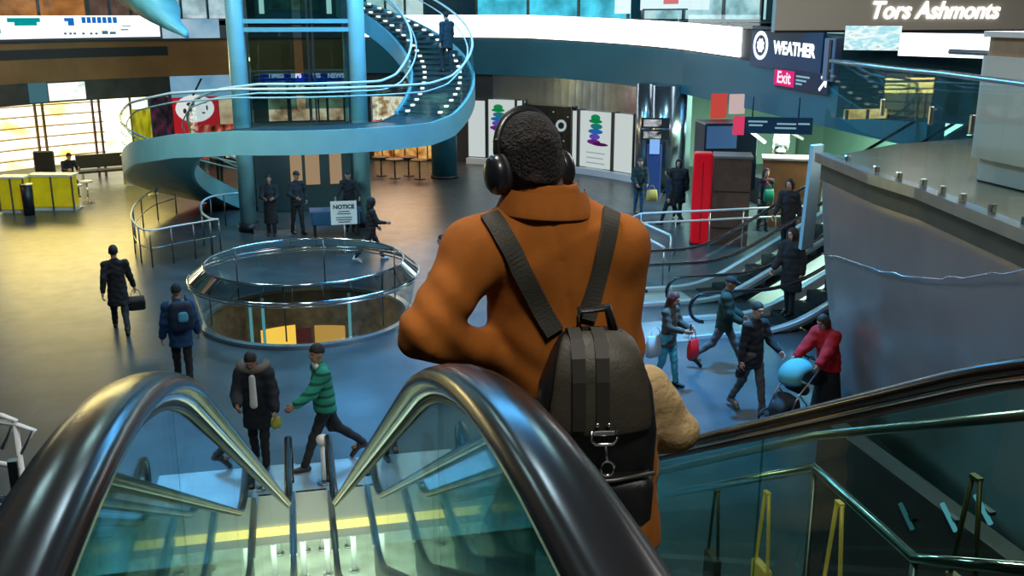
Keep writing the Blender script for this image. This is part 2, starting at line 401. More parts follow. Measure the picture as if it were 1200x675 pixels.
# gallery floor and the dark wall behind it
mb = MB(); mb.lathe([(GR+.02, 5.7), (GR+9, 5.7), (GR+9, 5.9), (GR+.02, 5.9)], (HC[0], HC[1], 0), 60, a0=AR-.55, a1=AL, smooth=False); struct('floor_gallery', mb, M['dark'])
mb = MB(); mb.lathe([(GR+6, 5.9), (GR+6, 13)], (HC[0], HC[1], 0), 60, a0=AR-.5, a1=AL+.2); struct('wall_gallery', mb, mat('gallery_back_wall', rgb(40, 84, 98), .5, noise=.4, nscale=.5, emit=rgb(70, 140, 160), estr=0.))
# round wall under the gallery
W = GR+.12
def wallseg(name, p0, p1, m, z0=0., z1=3.75, th=.2, rad=W): o = arcw(name, azim(p0), azim(p1), z0, z1, rad, th, m); o['kind'] = 'structure'; return o
wallseg('wall_back', 198, 575, mat('back_wall_panel', (.05, .06, .065), .4, .3), rad=W+.1)
silver = mat('silver_wall_panel', (.35, .42, .48), .22, .95, noise=.25, nscale=.8)
wallseg('wall_right', 575, 800, silver, rad=W+.1)
mb = MB(); mb.lathe([(W+4.2, 0), (W+4.2, 3.7)], (HC[0], HC[1], 0), 24, a0=azim(202), a1=AL); struct('wall_left', mb, mat('shop_back_wall', (.9, .82, .55), .6))
mb = MB(); mb.lathe([(W+.2, 3.7), (W+4.4, 3.7)], (HC[0], HC[1], 0), 24, a0=azim(202), a1=AL); struct('ceiling_shop', mb, mat('shop_ceiling', (.8, .78, .7), .6))
# passage on the right, green-lit wall at its back
mb = MB(); mb.box((21.2, 29, 1.9), (.2, 24, 3.8)); mb.box((16, 39, 1.9), (10, .2, 3.8)); struct('wall_passage', mb, mat('pale_green_wall', rgb(140, 178, 160), .5))
mb = MB(); mb.box((18.4, 28, 3.9), (7.2, 22, .2)); struct('ceiling_passage', mb, mat('passage_ceiling', (.3, .33, .3), .6))
SL = .545
def esc_profile(zt, zb, y1=.85, L=1.3, y0=-.5, yend=None):
    """centre line of the handrail: level, down the slope, level again (y along the run)"""
    P = [(y0, zt), (y0*.5, zt), (y1*.4, zt), (y1*.75, zt)]
    for i in range(13): u = L*i/12; P.append((y1+u, zt-SL*u*u/(2*L)))
    za = zt-SL*L/2; zc = zb+SL*L/2; run = (za-zc)/SL; y2 = y1+L
    for i in range(1, 13): P.append((y2+run*i/12, za-(za-zc)*i/12))
    y3 = y2+run
    for i in range(1, 13): u = L*i/12; P.append((y3+u, zc-SL*u+SL*u*u/(2*L)))
    y4 = y3+L; ye = yend or y4+1.15
    P += [(y4+(ye-y4)*k/3, zb) for k in (1, 2, 3)]
    return P
def prof_z(P, y):
    for (a, za), (b, zb) in zip(P, P[1:]):
        if a <= y <= b: return za+(zb-za)*(y-a)/(b-a)
    return P[0][1] if y < P[0][0] else P[-1][1]
def escalator(name, label, loc, rz, zt, zb, hw=.62, glass='glass', trussd=1.0, sides=(-1, 1), group=None, detail=True, yoff=(0., 0.), deckm='deck'):
    t = thing(name, label, 'escalator', loc, rz, group)
    P = P0 = esc_profile(zt, zb); y0, ye = P[0][0], P[-1][0]
    NR = .30
    def newel(yc, z, sgn):                                   # half circle where the handrail turns under
        return [(yc+sgn*NR*math.sin(math.pi*k/10), z-NR+NR*math.cos(math.pi*k/10)) for k in range(1, 11)]
    for s in sides:
        x = s*hw; P = [(y+yoff[0 if s < 0 else 1], z) for y, z in P0]; y0, ye = P[0][0], P[-1][0]
        full = list(reversed(newel(y0, P[0][1], -1)))+P+newel(ye, P[-1][1], 1)
        pts = [(x, y, z) for y, z in full]
        w, h = .045, .019
        sec = [(-w*.72, -h), (-w, -h*.6), (-w*1.02, 0), (-w*.86, h*.62), (-w*.5, h*.95), (0, h*1.08), (w*.5, h*.95), (w*.86, h*.62), (w*1.02, 0), (w, -h*.6), (w*.72, -h)]
        # frames turn with the path, so the section is laid by its own normal
        mb = MB(); mb.sweep(pts, sec, up=Vector((0, 0, 1))) if False else sweep_plane(mb, pts, sec); mb.build('handrail', M['rubber'], t)
        mb = MB(); sweep_plane(mb, pts, [(-.024, -.032), (-.027, -.026), (-.026, -.018), (.026, -.018), (.027, -.026), (.024, -.032)]); mb.build('handrail_guide', M['chrome'], t)
        mb = MB(); sweep_plane(mb, pts, [(-.017, -.040), (-.017, -.031), (.017, -.031), (.017, -.040)]); mb.build('gasket', M['black'], t)
        mb = MB(); sweep_plane(mb, pts, [(-.015, -.048), (-.015, -.039), (.015, -.039), (.015, -.048)]); mb.build('glass_clip_rail', M['dsteel'], t)
        # glass panes, cut every metre and a quarter
        edges = []; y = y0-.17
        while y < ye+.1: edges.append(y); y += 1.25 if detail else 3.0
        edges.append(ye+.17)
        for a, b in zip(edges, edges[1:]):
            if b-a < .05: continue
            m = 6; top = []; bot = []
            for i in range(m+1):
                yy = a+.003+(b-a-.006)*i/m; zz = prof_z(P, yy); top.append((yy, zz-.045)); bot.append((yy, zz-.86))
            mb = MB(); mb.prism(bot+top[::-1], 'x', x-.006, x+.006); mb.build('glass_panel', M[glass], t)
        mid = [(x, y, z-.9) for y, z in P]; mid[0] = (x, y0-.3, P[0][1]-.9); mid[-1] = (x, ye+.25, P[-1][1]-.9)
        mb = MB(); mb.sweep(mid, [(s*.036, -.03), (s*.036, .04), (s*.02, .05), (-s*.03, .055), (-s*.12, .04), (-s*.12, -.03)], smooth=False); mb.build('deck', M[deckm], t)
        mb = MB(); mb.sweep([(x-s*.1, y, z-.05) for _, y, z in mid], [(-.008, -.12), (-.008, .06), (.008, .06), (.008, -.12)], smooth=False); mb.build('skirt', M['dsteel' if deckm == 'deck' else deckm], t)
        if zt > 5.5:                                            # stainless cladding of the truss
            cl = [p for p in mid if p[2] > .05]
            v = [(x+s*.028, p[1], p[2]-.02) for p in cl]+[(x+s*.028, p[1], max(-.35, p[2]-trussd)) for p in cl]
            n = len(cl); mb = MB(); mb.add(v, [(i, i+1, n+i+1, n+i) for i in range(n-1)]); o = mb.build('truss_cladding', M['dsteel'], t)
            so = o.modifiers.new('s', 'SOLIDIFY'); so.thickness = .02; so.offset = 0
    P = P0; y0, ye = P[0][0], P[-1][0]
    wi = hw-.11; y = P[3][0]-.3; sd = .4; n = 0
    while y < ye-1.2 and n < 60:
        z = prof_z(P, y+sd)-.97; zu = prof_z(P, y)-.97
        mb = MB(); mb.box((0, y+sd/2, z-.02), (2*wi, sd+.01, .04))
        nr = 11
        for k in range(nr): mb.box((-wi+2*wi*(k+.5)/nr, y+sd/2, z+.006), (2*wi/nr*.5, sd-.01, .012))
        if zu-z > .02: mb.box((0, y, (z+zu)/2-.02), (2*wi, .02, zu-z))
        mb.build('step', M['step'], t); y += sd; n += 1
    mb = MB(); mb.box((0, ye+.05, P[-1][1]-.953), (2*hw+.1, 2.5, .03)); mb.build('landing_plate', mat_plate, t)
    mb = MB(); v = []; cl = [p for p in mid]
    v = [(-hw, p[1], p[2]-.35) for p in cl]+[(hw, p[1], p[2]-.35) for p in cl]; n = len(cl)
    mb.add(v, [(i, i+1, n+i+1, n+i) for i in range(n-1)]); o = mb.build('truss_floor', M['black'], t)
    so = o.modifiers.new('s', 'SOLIDIFY'); so.thickness = .02
    return t
def sweep_plane(mb, pts, sec):
    """sweep in the upright plane x = const: side axis is x, second axis the path's outward normal"""
    m = len(pts); n = len(sec); v = []; PV = [Vector(p) for p in pts]
    for i, p in enumerate(PV):
        t = (PV[min(i+1, m-1)]-PV[max(i-1, 0)]).normalized(); nr = Vector((0, -t.z, t.y))
        for a, b in sec: v.append(p+Vector((a, 0, 0))+nr*b)
    f = [(i*n+k, i*n+(k+1) % n, (i+1)*n+(k+1) % n, (i+1)*n+k) for i in range(m-1) for k in range(n)]
    mb.add(v, f, 0, True); mb.add(v[:n], [tuple(range(n-1, -1, -1))]); mb.add(v[-n:], [tuple(range(n))])
    return mb
mat_plate = mat('landing_plate_steel', (.42, .46, .46), .35, .6, noise=.15, nscale=2)
ZT, ZB = 5.69, .95
escalator('escalator', 'near escalator on the left, its arched black handrail coming up to the viewer', (-.87, 0, 0), 0, ZT, ZB)
escalator('escalator', 'near escalator on the right that the man in the orange coat rides', (.87, 0, 0), 0, ZT, ZB, yoff=(-.07, -.25))
# things in the gap between the two
t = thing('bollard', 'slim white post with a round cap between the two near escalators', 'post', (atY(379, 540, 12.5).x, 12.6, .01))
MB().cyl((0, 0, .02), (0, 0, .58), .035, 12).build('post', M['whitemetal'], t); MB().ball((0, 0, .63), (.085, .085, .075), 16).build('cap', mat('cream_cap', (.85, .8, .68), .4), t); MB().cyl((0, 0, 0), (0, 0, .03), .1, 16).build('base', M['steel'], t)
mb = MB(); mb.box((0, 12.84, .002), (.62, .82, .016)); struct('trim_5', mb, mat_plate)
# escalators at the far right, rising to the right behind the steel wall
escalator('escalator', 'far escalator rising to the right behind the steel wall, farther one, beside the round newel', (18.9, 20.25, 0), R(90), 4.5+.95, .95, glass='glassclear', detail=False, deckm='palesteel')
escalator('escalator', 'far escalator rising to the right behind the steel wall, nearer one, with the hooded rider', (19.2, 17.9, 0), R(90), 4.5+.95, .95, glass='glassclear', detail=False, deckm='palesteel')
# ------------------------------------------------------------------ leaning steel wall and the mezzanine on the right
MZ = 4.0
_e = [atz(1200, 273, MZ), atz(1127, 244, MZ), atz(1081, 225.5, MZ), atz(1026, 209, MZ), atz(963, 184, MZ)]
_d = (_e[0]-_e[1]).normalized()
wt = [_e[0]+_d*11, _e[0]+_d*6+Vector((-.15, 0, 0)), _e[0]+_d*2.5]+_e
wb = [p+Vector((.56, -.28, -MZ)) for p in wt]
def lerp(a, b, t): return a+(b-a)*t
swall = mat('steel_wall_panel', (.44, .345, .30), .33, .55, noise=.1, nscale=1.2)
nl = len(wt); cols = []
for i in range(nl-1):
    for k in range(6): cols.append((lerp(wt[i], wt[i+1], k/6), lerp(wb[i], wb[i+1], k/6)))
cols.append((wt[-1], wb[-1]))
mb = MB(); rows = 8; v = []
for a, b in cols:
    for r in range(rows+1): q = lerp(b, a, r/rows); v.append(q+Vector((-.10*math.sin(math.pi*r/rows), 0, 0)))
f = [(i*(rows+1)+r, (i+1)*(rows+1)+r, (i+1)*(rows+1)+r+1, i*(rows+1)+r+1) for i in range(len(cols)-1) for r in range(rows)]
mb.add(v, f, 0, True); o = struct('wall_steel', mb, swall, label='leaning brushed steel wall under the mezzanine on the right')
so = o.modifiers.new('s', 'SOLIDIFY'); so.thickness = .08; so.offset = 1
seamm = mat('panel_seam', (.75, .75, .8), .25, 1.)
for r in (5.9,):                                             # long bright seam across the panels
    mb = MB(); P = []
    tgt = ((940, 293), (985, 299), (1050, 319), (1090, 325), (1140, 325), (1200, 318), (1300, 300))
    for i, (a, b) in enumerate(cols):
        best = None
        for k in range(5, 96):
            q = lerp(b, a, k/100); x, y = pix(q)
            if x > 1330 or x < 0 or q.y < 3: continue
            ty = next((y0+(y1-y0)*(x-x0)/(x1-x0) for (x0, y0), (x1, y1) in zip(tgt, tgt[1:]) if x0 <= x <= x1), None)
            if ty is not None and (best is None or abs(y-ty) < best[0]): best = (abs(y-ty), q)
        if best: P.append(best[1]+Vector((-.13, 0, 0)))
    mb.tube(P, .012, 6); struct('trim_6', mb, seamm, label='bright horizontal seam in the steel wall')
mb = MB(); n = Vector((-.12, 0, 0)); mb.sweep([p+Vector((-.02, 0, .02)) for p in wt], [(-.09, -.09), (-.09, .05), (.09, .05), (.09, -.09)], smooth=False); struct('trim_7', mb, M['steel'], label='bright steel curb along the mezzanine edge')
# pale end board of the wall
a, b = wt[-1], lerp(wt[-1], wb[-1], .42)
tp = atD(955, 171, 15.95); bt = atD(943, 293, 16.1)
mb = MB(); d = Vector((.10, .12, 0)); q = [tp+Vector((-.03, .0, 0)), tp+Vector((.22, .10, 0)), bt+Vector((.20, .09, 0)), bt+Vector((-.06, 0, 0))]
v = q+[p+Vector((.02, .14, 0)) for p in q]; mb.add(v, [(0, 1, 2, 3), (7, 6, 5, 4), (0, 4, 5, 1), (1, 5, 6, 2), (2, 6, 7, 3), (3, 7, 4, 0)]); struct('trim_8', mb, mat('pale_blue_end_panel', rgb(170, 205, 215), .4), label='pale blue upright end board of the steel wall')
# side return behind the wall end
mb = MB(); fl = [(p.x, p.y) for p in wt]+[(10.2, 15.4), (16.5, 16.9), (21, 16.9), (21, wt[0].y)]
mb.prism(fl, 'z', MZ-.35, MZ-.02); struct('floor_mezzanine', mb, mat('mezzanine_floor', (.12, .115, .08), .25, noise=.15, nscale=2))
# mezzanine guard: panes, rail, clamps
g = thing('glass_guard', 'tall glass guard with a steel rail on the mezzanine above the steel wall', 'railing', (6.5, 9, MZ)); inv = Vector((-6.5, -9, -MZ))
gp = []
for i in range(nl-1): gp += [lerp(wt[i], wt[i+1], k/2) for k in range(2)]
gp.append(wt[-1])
for a, b in zip(gp, gp[1:]):
    d = (b-a).normalized(); nn = Vector((d.y, -d.x, 0)); mbp = MB(); q = [a+d*.012, b-d*.012]
    v = [q[0]+nn*.008, q[1]+nn*.008, q[1]-nn*.008, q[0]-nn*.008]; v = [p+inv+Vector((0, 0, .03)) for p in v]+[p+inv+Vector((0, 0, 1.50)) for p in v]
    mbp.add(v, [(3, 2, 1, 0), (4, 5, 6, 7), (0, 1, 5, 4), (1, 2, 6, 5), (2, 3, 7, 6), (3, 0, 4, 7)]); mbp.build('glass_pane', M['glasstint'], g)
mb = MB(); mb.tube([p+inv+Vector((.02, 0, 1.46)) for p in gp], .032, 10); mb.build('top_rail', M['steel'], g)
for p in gp[1:-1]: mb = MB(); mb.box(p+inv+Vector((-.0, 0, .09)), (.07, .07, .16), bev=.01); mb.build('clamp', M['chrome'], g)
for p in gp[2:-1:2]: mb = MB(); mb.box(p+inv+Vector((.0, 0, .95)), (.05, .05, .22), bev=.008); mb.build('hinge', M['steel'], g)
# second guard farther back on the mezzanine
g = thing('glass_guard', 'second glass guard farther back on the mezzanine, under the script shop sign', 'railing', (12, 14, MZ)); inv = Vector((-12, -14, -MZ))
fp = [Vector((11.2, 15.6, MZ)), Vector((11.6, 13.4, MZ)), Vector((12.1, 11.0, MZ)), Vector((12.5, 8.6, MZ))]
for a, b in zip(fp, fp[1:]):
    d = (b-a).normalized(); nn = Vector((d.y, -d.x, 0)); q = [a+d*.012, b-d*.012]; v = [q[0]+nn*.008, q[1]+nn*.008, q[1]-nn*.008, q[0]-nn*.008]
    v = [p+inv+Vector((0, 0, .03)) for p in v]+[p+inv+Vector((0, 0, 1.5)) for p in v]; mb = MB(); mb.add(v, [(3, 2, 1, 0), (4, 5, 6, 7), (0, 1, 5, 4), (1, 2, 6, 5), (2, 3, 7, 6), (3, 0, 4, 7)]); mb.build('glass_pane', M['glassclear'], g)
mb = MB(); mb.tube([p+inv+Vector((0, 0, 1.52)) for p in fp], .045, 10); mb.build('top_rail', M['steel'], g)
# round-cornered white counter with a wooden band
cw = thing('counter', 'tall rounded white counter with a wooden band on the mezzanine', 'counter', atz(1198, 222, MZ)+Vector((.62, .15, 0)))
def rrect(x, y, r, n=5):
    P = []
    for cx, cyy, a0 in ((x-r, y-r, 0), (-x+r, y-r, 90), (-x+r, -y+r, 180), (x-r, -y+r, 270)):
        for k in range(n+1): a = R(a0+90*k/n); P.append((cx+r*math.cos(a), cyy+r*math.sin(a)))
    return P
mb = MB(); mb.prism(rrect(.75, .9, .25), 'z', .3, 1.62); mb.build('body', mat('cream_counter', (.66, .68, .62), .4), cw)
mb = MB(); mb.prism(rrect(.66, .81, .2), 'z', 0.0, .3); mb.build('plinth', M['white'], cw)
mb = MB(); mb.prism(rrect(.70, .85, .22), 'z', 1.62, 1.86); mb.build('wooden_band', mat('light_wood', rgb(190, 150, 110), .5, noise=.2, nscale=4), cw)
mb = MB(); mb.prism(rrect(.77, .92, .26), 'z', 1.86, 1.93); mb.build('top', M['white'], cw)
# script shop sign across the back of the mezzanine
sgn = atY(1100, 14, 20.0); sg = thing('shop_sign', 'beige fascia board with white script lettering at the top right', 'sign', sgn)
sm = mat('beige_fascia', rgb(190, 182, 165), .5)
MB().box((1.1, 0, .02), (10., .15, .86)).build('board', sm, sg)
mb = MB(); mb.box((1.1, -.09, -.40), (10, .05, .05)); mb.build('lower_edge', M['black'], sg)
text('Tors Ashmonts', .50, emis('sign_white', (1, 1, 1), 2.2), sg, Matrix.Translation((-.15, -.1, .02)) @ Matrix.Rotation(R(90), 4, 'X'), shear=.25, offset=.012)
for i in range(6): mb = MB(); mb.box((-3.2+i*1.5, -.1, .47), (.05, .1, .05)); mb.build('bracket', M['black'], sg)
# light ribbon and picture screen beyond the mezzanine guard
p0 = atY(990, 43, 19.2); p1 = atY(1056, 46, 18.6); p2 = atY(1215, 62, 16.2)
def board(name, a, b, h, th, m, label=None, cat=None, kids=()):
    c = (a+b)/2; d = b-a; az = math.atan2(d.y, d.x); t = thing(name, label, cat, c, az)
    MB().box((0, 0, 0), (math.hypot(d.x, d.y), th, h)).build('casing', M['black'], t)
    MB().box((0, -th/2-.01, 0), (math.hypot(d.x, d.y)*.995, .02, h*.97)).build('panel', m, t); return t, math.hypot(d.x, d.y)
def screenmat(name, cols, strength, sx=5., sy=5.):
    m = bpy.data.materials.new(name); m.use_nodes = True; nt = m.node_tree; nt.nodes.clear()
    tc = nt.nodes.new('ShaderNodeTexCoord'); mp = nt.nodes.new('ShaderNodeMapping'); mp.inputs['Scale'].default_value = (sx, 1, sy); n = nt.nodes.new('ShaderNodeTexNoise'); n.inputs['Scale'].default_value = 1.; n.inputs['Detail'].default_value = 3
    r = nt.nodes.new('ShaderNodeValToRGB'); r.color_ramp.interpolation = 'LINEAR'
    el = r.color_ramp.elements; el[0].position = .3; el[0].color = (*cols[0], 1); el[1].position = .7; el[1].color = (*cols[-1], 1)
    for i, c in enumerate(cols[1:-1]): e = el.new(.3+.4*(i+1)/(len(cols)-1)); e.color = (*c, 1)
    e = nt.nodes.new('ShaderNodeEmission'); e.inputs['Strength'].default_value = strength; o = nt.nodes.new('ShaderNodeOutputMaterial')
    nt.links.new(tc.outputs['Object'], mp.inputs[0]); nt.links.new(mp.outputs[0], n.inputs['Vector']); nt.links.new(n.outputs['Fac'], r.inputs[0]); nt.links.new(r.outputs[0], e.inputs['Color']); nt.links.new(e.outputs[0], o.inputs[0]); return m
board('screen', p0, p1, .50, .12, screenmat('teal_white_picture', [rgb(60, 150, 160), rgb(240, 250, 250), rgb(150, 215, 225), rgb(255, 255, 255)], 1.1, 2.5, 6), 'bright teal and white picture screen seen through the mezzanine glass', 'screen')
board('screen', p1, p2, .46, .12, emis('ribbon_white_b', (1, .97, .94), 2.6), 'plain glowing white screen behind the mezzanine rail, at the right edge', 'screen')
# dark teal wall behind the mezzanine, under its screen
mb = MB(); pa = atY(984, 100, 19.7); pb = atY(1260, 100, 16.4); c = (pa+pb)/2; d = pb-pa
mb.box((c.x, c.y, 4.75), (math.hypot(d.x, d.y), .12, 1.5), rot=math.atan2(d.y, d.x)); struct('wall_mezzanine', mb, mat('dark_teal_panel', rgb(48, 86, 94), .3, .4, noise=.3, nscale=.6))

A_, B_ = atY(984, 160, 19.0), atY(1040, 160, 18.6); zt_ = atY(1010, 127, 19).z; zb_0 = max(MZ+.05, atY(1010, 192, 19).z)
t = thing('shop_window', 'small yellow-lit shop window seen through the corner of the mezzanine glass', 'shop window', ((A_.x+B_.x)/2, (A_.y+B_.y)/2, zb_0)); L_ = (B_-A_).length
MB().box((0, 0, (zt_-zb_0)/2), (L_, .1, zt_-zb_0)).build('pane', screenmat('corner_shop', [rgb(120, 110, 60), rgb(215, 195, 110), rgb(250, 240, 190)], .75, 2.5, 5), t)
for k in range(3): MB().box((-L_/2+L_*k/2, -.07, (zt_-zb_0)/2), (.05, .05, zt_-zb_0)).build('mullion', M['dsteel'], t)

# ------------------------------------------------------------------ light ribbon, left screen, WEATHER and Exit signs
ribbon_end = min(range(len(prof)), key=lambda i: abs(pix((prof[i].x, prof[i].y, 5.6))[0]-878)); print('ribbon_end', ribbon_end, len(prof))
lb = tag(ribbon(0, ribbon_end, 5.22, 6.1, .03, .08).build('light_ribbon', M['led']), 'long glowing white ribbon screen curving along the gallery edge', 'screen')
a0, a1 = azim(192), azim(-60)
ls = thing('screen', 'long white screen with small blue and teal lettering on the left gallery edge', 'screen', (HC[0], HC[1], 0))
b = arcw('panel', a0, a1, 5.28, 6.08, GR-.12, .1, None, mbo=MB()); b.v = [(x-HC[0], y-HC[1], z) for x, y, z in b.v]; b.build('panel', emis('led_white_left', (.95, .97, 1), 1.5), ls)
mk = {'t': emis('led_teal', rgb(0, 150, 150), 1.), 'b': emis('led_blue', rgb(20, 110, 190), 1.), 'd': emis('led_grey', rgb(70, 110, 120), 1.)}
def arcmark(px0, px1, py0, py1, m, par):
    A = [azim(px0, GR-.13), azim(px1, GR-.13)]; z1 = atR((px0+px1)/2, py0, GR-.13).z; z0 = atR((px0+px1)/2, py1, GR-.13).z
    b = arcw('mark', A[0], A[1], z0, z1, GR-.14, .012, None, mbo=MB(), n=3); b.v = [(x-HC[0], y-HC[1], z) for x, y, z in b.v]; b.build('screen_mark', m, par)
for q in ((18, 56, 21, 26, 't'), (26, 52, 26, 30, 't'), (0, 9, 33, 39, 't'), (84, 95, 21, 25, 'b'), (88, 95, 25, 30, 'b')): arcmark(*q[:4], mk[q[4]], ls)
for x in range(104, 141, 6): arcmark(x, x+4.6, 20, 27, mk['b'], ls)
for x in (82, 88, 93, 103, 112, 118): arcmark(x, x+3, 38, 40.5, mk['d'], ls)
for q in ((126, 133, 36, 40), (135, 142, 37, 40), (148, 157, 34, 35.5), (150, 160, 30, 31)): arcmark(*q, mk['d'], ls)
mb = arcw('x', azim(262), azim(196), 5.2, 5.95, GR-.02, .05, None, mbo=MB()); tag(mb.build('screen', screenmat('pale_blue_screen', [rgb(120, 170, 200), rgb(190, 220, 235)], .8, .8, .8)), 'pale blue screen with an added glow next to the left white screen', 'screen')  # the screen's pale tone is put in as emission
mb = arcw('x', azim(430), azim(-60), 5.13, 5.19, GR-.1, .12, None, mbo=MB()); tag(mb.build('trim_9', M['dark']), kind='structure')
mb = arcw('x', azim(200), azim(-60), 4.55, 4.9, GR-.03, .06, None, mbo=MB()); o = mb.build('trim_10', M['black']); tag(o, 'black slot in the bronze gallery edge', kind='structure')
# WEATHER panel on the ribbon's right part
i0, i1 = len(prof)-8, len(prof)-1
wp = (prof[i0]+prof[i1])/2; d = prof[i1]-prof[i0]; L = d.length; nrm = Vector((-d.y, d.x, 0)).normalized()
if nrm.x > 0: nrm = -nrm
az = math.atan2(nrm.y, nrm.x)
wl, wr = atD(880, 53, 1), None
def onwall(px, py, off=.0):
    """point where the sight line through a pixel meets the straight right-hand fascia"""
    v, f = ray(px, py); p = PR+nrm*off; s = p.dot(nrm)/v.dot(nrm); q = v*s; q.z += CAMZ; return q
A = onwall(881, 53, .08); B = onwall(964, 62, .08)
ws = thing('sign', 'dark blue sign reading WEATHER beside a round white icon', 'sign', (A+B)/2, 0)
ws.rotation_euler = (0, 0, 0)
Mw = facing((0, 0, 0), az); wd = (B-A); wd.z = 0; wlen = wd.length; roll = -math.atan2(A.z-B.z, wlen)*.9
def sgnM(x, y, z=0.): return Mw @ Matrix.Rotation(roll, 4, 'Z') @ Matrix.Translation((x, y, z))
hh = onwall(920, 33).z-onwall(920, 82).z
mb = MB(); mb.box(tuple(sgnM(0, 0, -.03).translation), (wlen, hh, .1), M=sgnM(0, 0, 0)); mb.build('panel', mat('navy_panel', rgb(12, 62, 92), .3, emit=rgb(12, 62, 92), estr=.25), ws)
wh = emis('sign_letter_white', (.95, 1, 1), 1.7)
text('WEATHER', hh*.42, wh, ws, sgnM(wlen*.13, 0, .03), offset=.02, sx=.92)
mb = MB(); ic = sgnM(-wlen*.35, .03, .03)
for r0, r1, n in ((.26, .36, 32),):
    v = []; 
    for k in range(n): a = 2*math.pi*k/n; v += [ic @ Vector((r0*hh*math.cos(a), r0*hh*math.sin(a), 0)), ic @ Vector((r1*hh*math.cos(a), r1*hh*math.sin(a), 0))]
    mb.add(v, [(2*k, 2*k+1, (2*k+3) % (2*n), (2*k+2) % (2*n)) for k in range(n)])
v = [ic @ Vector((.19*hh*math.cos(2*math.pi*k/16)*(1 if k % 2 else .8), .19*hh*math.sin(2*math.pi*k/16)*(1 if k % 2 else .8), 0)) for k in range(16)]; mb.add(v, [tuple(range(16))]); mb.build('sun_icon', wh, ws)
# Exit sign under it
A = onwall(910, 92, .08); B = onwall(970, 97, .08); xl = Vector((B.x-A.x, B.y-A.y, 0)).length; xh = onwall(935, 80).z-onwall(935, 101).z
xs = thing('sign', 'small magenta Exit sign with a white arrow below the weather sign', 'sign', (A+B)/2)
mb = MB(); mb.box((0, 0, 0), (xl*1.05, xh*1.1, .06), M=sgnM(0, 0)); mb.build('panel', mat('navy_panel_b', rgb(10, 50, 78), .4), xs)
mb = MB(); mb.box(tuple(sgnM(-xl*.32, 0, .035).translation), (xl*.4, xh*.9, .02), M=sgnM(0, 0)); mb.build('magenta_field', emis('magenta', rgb(235, 45, 130), .9), xs)
text('Exit', xh*.95, emis('exit_text', (1, .8, .92), 1.1), xs, sgnM(-xl*.32, 0, .05), offset=.008)
mb = MB()
for y, w in ((.22, .26), (0, .2), (-.2, .12)): mb.box(tuple(sgnM(xl*(.0+w/2-.08), xh*y, .035).translation), (xl*w, xh*.1, .01), M=sgnM(0, 0))
mb.build('small_print', emis('pale_print', rgb(150, 200, 220), .8), xs)
mb = MB(); ar = sgnM(xl*.42, 0, .04)
for pts in (((-.10, -.10), (-.06, -.14), (.12, .04), (.08, .08)), ((-.04, .14), (.14, .14), (.14, .09), (-.04, .09)), ((.09, .14), (.14, .14), (.14, -.05), (.09, -.05))): mb.add([ar @ Vector((x*xh*3, y*xh*3, 0)) for x, y in pts], [(0, 1, 2, 3)])
mb.build('arrow', wh, xs)
# grey cabinet by the weather sign
A = onwall(976, 70, .14); t = thing('cabinet', 'pale grey upright cabinet at the end of the weather sign', 'cabinet', (A.x, A.y, A.z-.55)); MB().box((0, 0, .55), (.25, .55, 1.1), bev=.02).build('body', mat('grey_cabinet', rgb(120, 128, 150), .4), t); MB().box((-.14, -.08, .55), (.03, .12, 1.0)).build('slot', M['black'], t)
# gallery glass guard and the bright bits of shops above the ribbon
gg = tag(ribbon(0, len(prof)-1, 6.05, 7.2, -.1, .016).build('glass_guard', M['glassclear']), 'glass guard standing on top of the white light ribbon', 'railing')
gl = thing('glass_guard', 'glass guard above the left white screen', 'railing', (HC[0], HC[1], 0)); b = arcw('x', azim(430), azim(-60), 6.08, 7.2, GR+.1, .016, None, mbo=MB()); b.v = [(x-HC[0], y-HC[1], z) for x, y, z in b.v]; b.build('glass_pane', M['glassclear'], gl)
b = arcw('x', azim(430), azim(-60), 7.2, 7.25, GR+.08, .06, None, mbo=MB()); b.v = [(x-HC[0], y-HC[1], z) for x, y, z in b.v]; b.build('top_rail', M['steel'], gl)
for (p0, p1, z0, z1, c, s, nm, lb_) in ((560, 735, 5.95, 9, rgb(70, 180, 205), 1.2, 'teal', 'teal lit shop window on the upper gallery above the light ribbon'), (752, 850, 5.95, 9, rgb(190, 235, 245), .9, 'white', 'white lit shop window with a red display on the upper gallery'),
    (-60, 110, 5.95, 9, rgb(170, 105, 55), 1.0, 'amber', 'amber lit room on the upper gallery above the left screen'), (112, 185, 5.95, 9, rgb(110, 80, 70), .7, 'brown', 'dim brown room on the upper gallery above the left screen'), (188, 280, 5.95, 9, rgb(195, 215, 225), .9, 'pale', 'pale blue-white lit wall on the upper gallery left of the tower'), (432, 500, 5.95, 9, rgb(225, 240, 240), .9, 'bright', 'bright white shop window on the upper gallery right of the tower')):
    w = thing('shop_window', lb_, 'shop window', (HC[0], HC[1], 0)); A0, A1 = (azim(p0, GR+3.5), azim(min(p1, 800), GR+3.5))
    if p1 > 800: A1 -= .25
    b = arcw('x', A0, A1, z0, z1, GR+3.5, .1, None, mbo=MB()); b.v = [(x-HC[0], y-HC[1], z) for x, y, z in b.v]; b.build('pane', screenmat('upper_'+nm, [tuple(x*.45 for x in c), c, tuple(min(1, x*1.6) for x in c)], s, 1.2, 1.2), w)
    for k in range(4):
        a = A0+(A1-A0)*k/3; mbb = MB(); mbb.box((math.cos(a)*(GR+3.4), math.sin(a)*(GR+3.4), (z0+z1)/2), (.1, .1, z1-z0), rot=a); mbb.build('mullion', M['dsteel'], w)
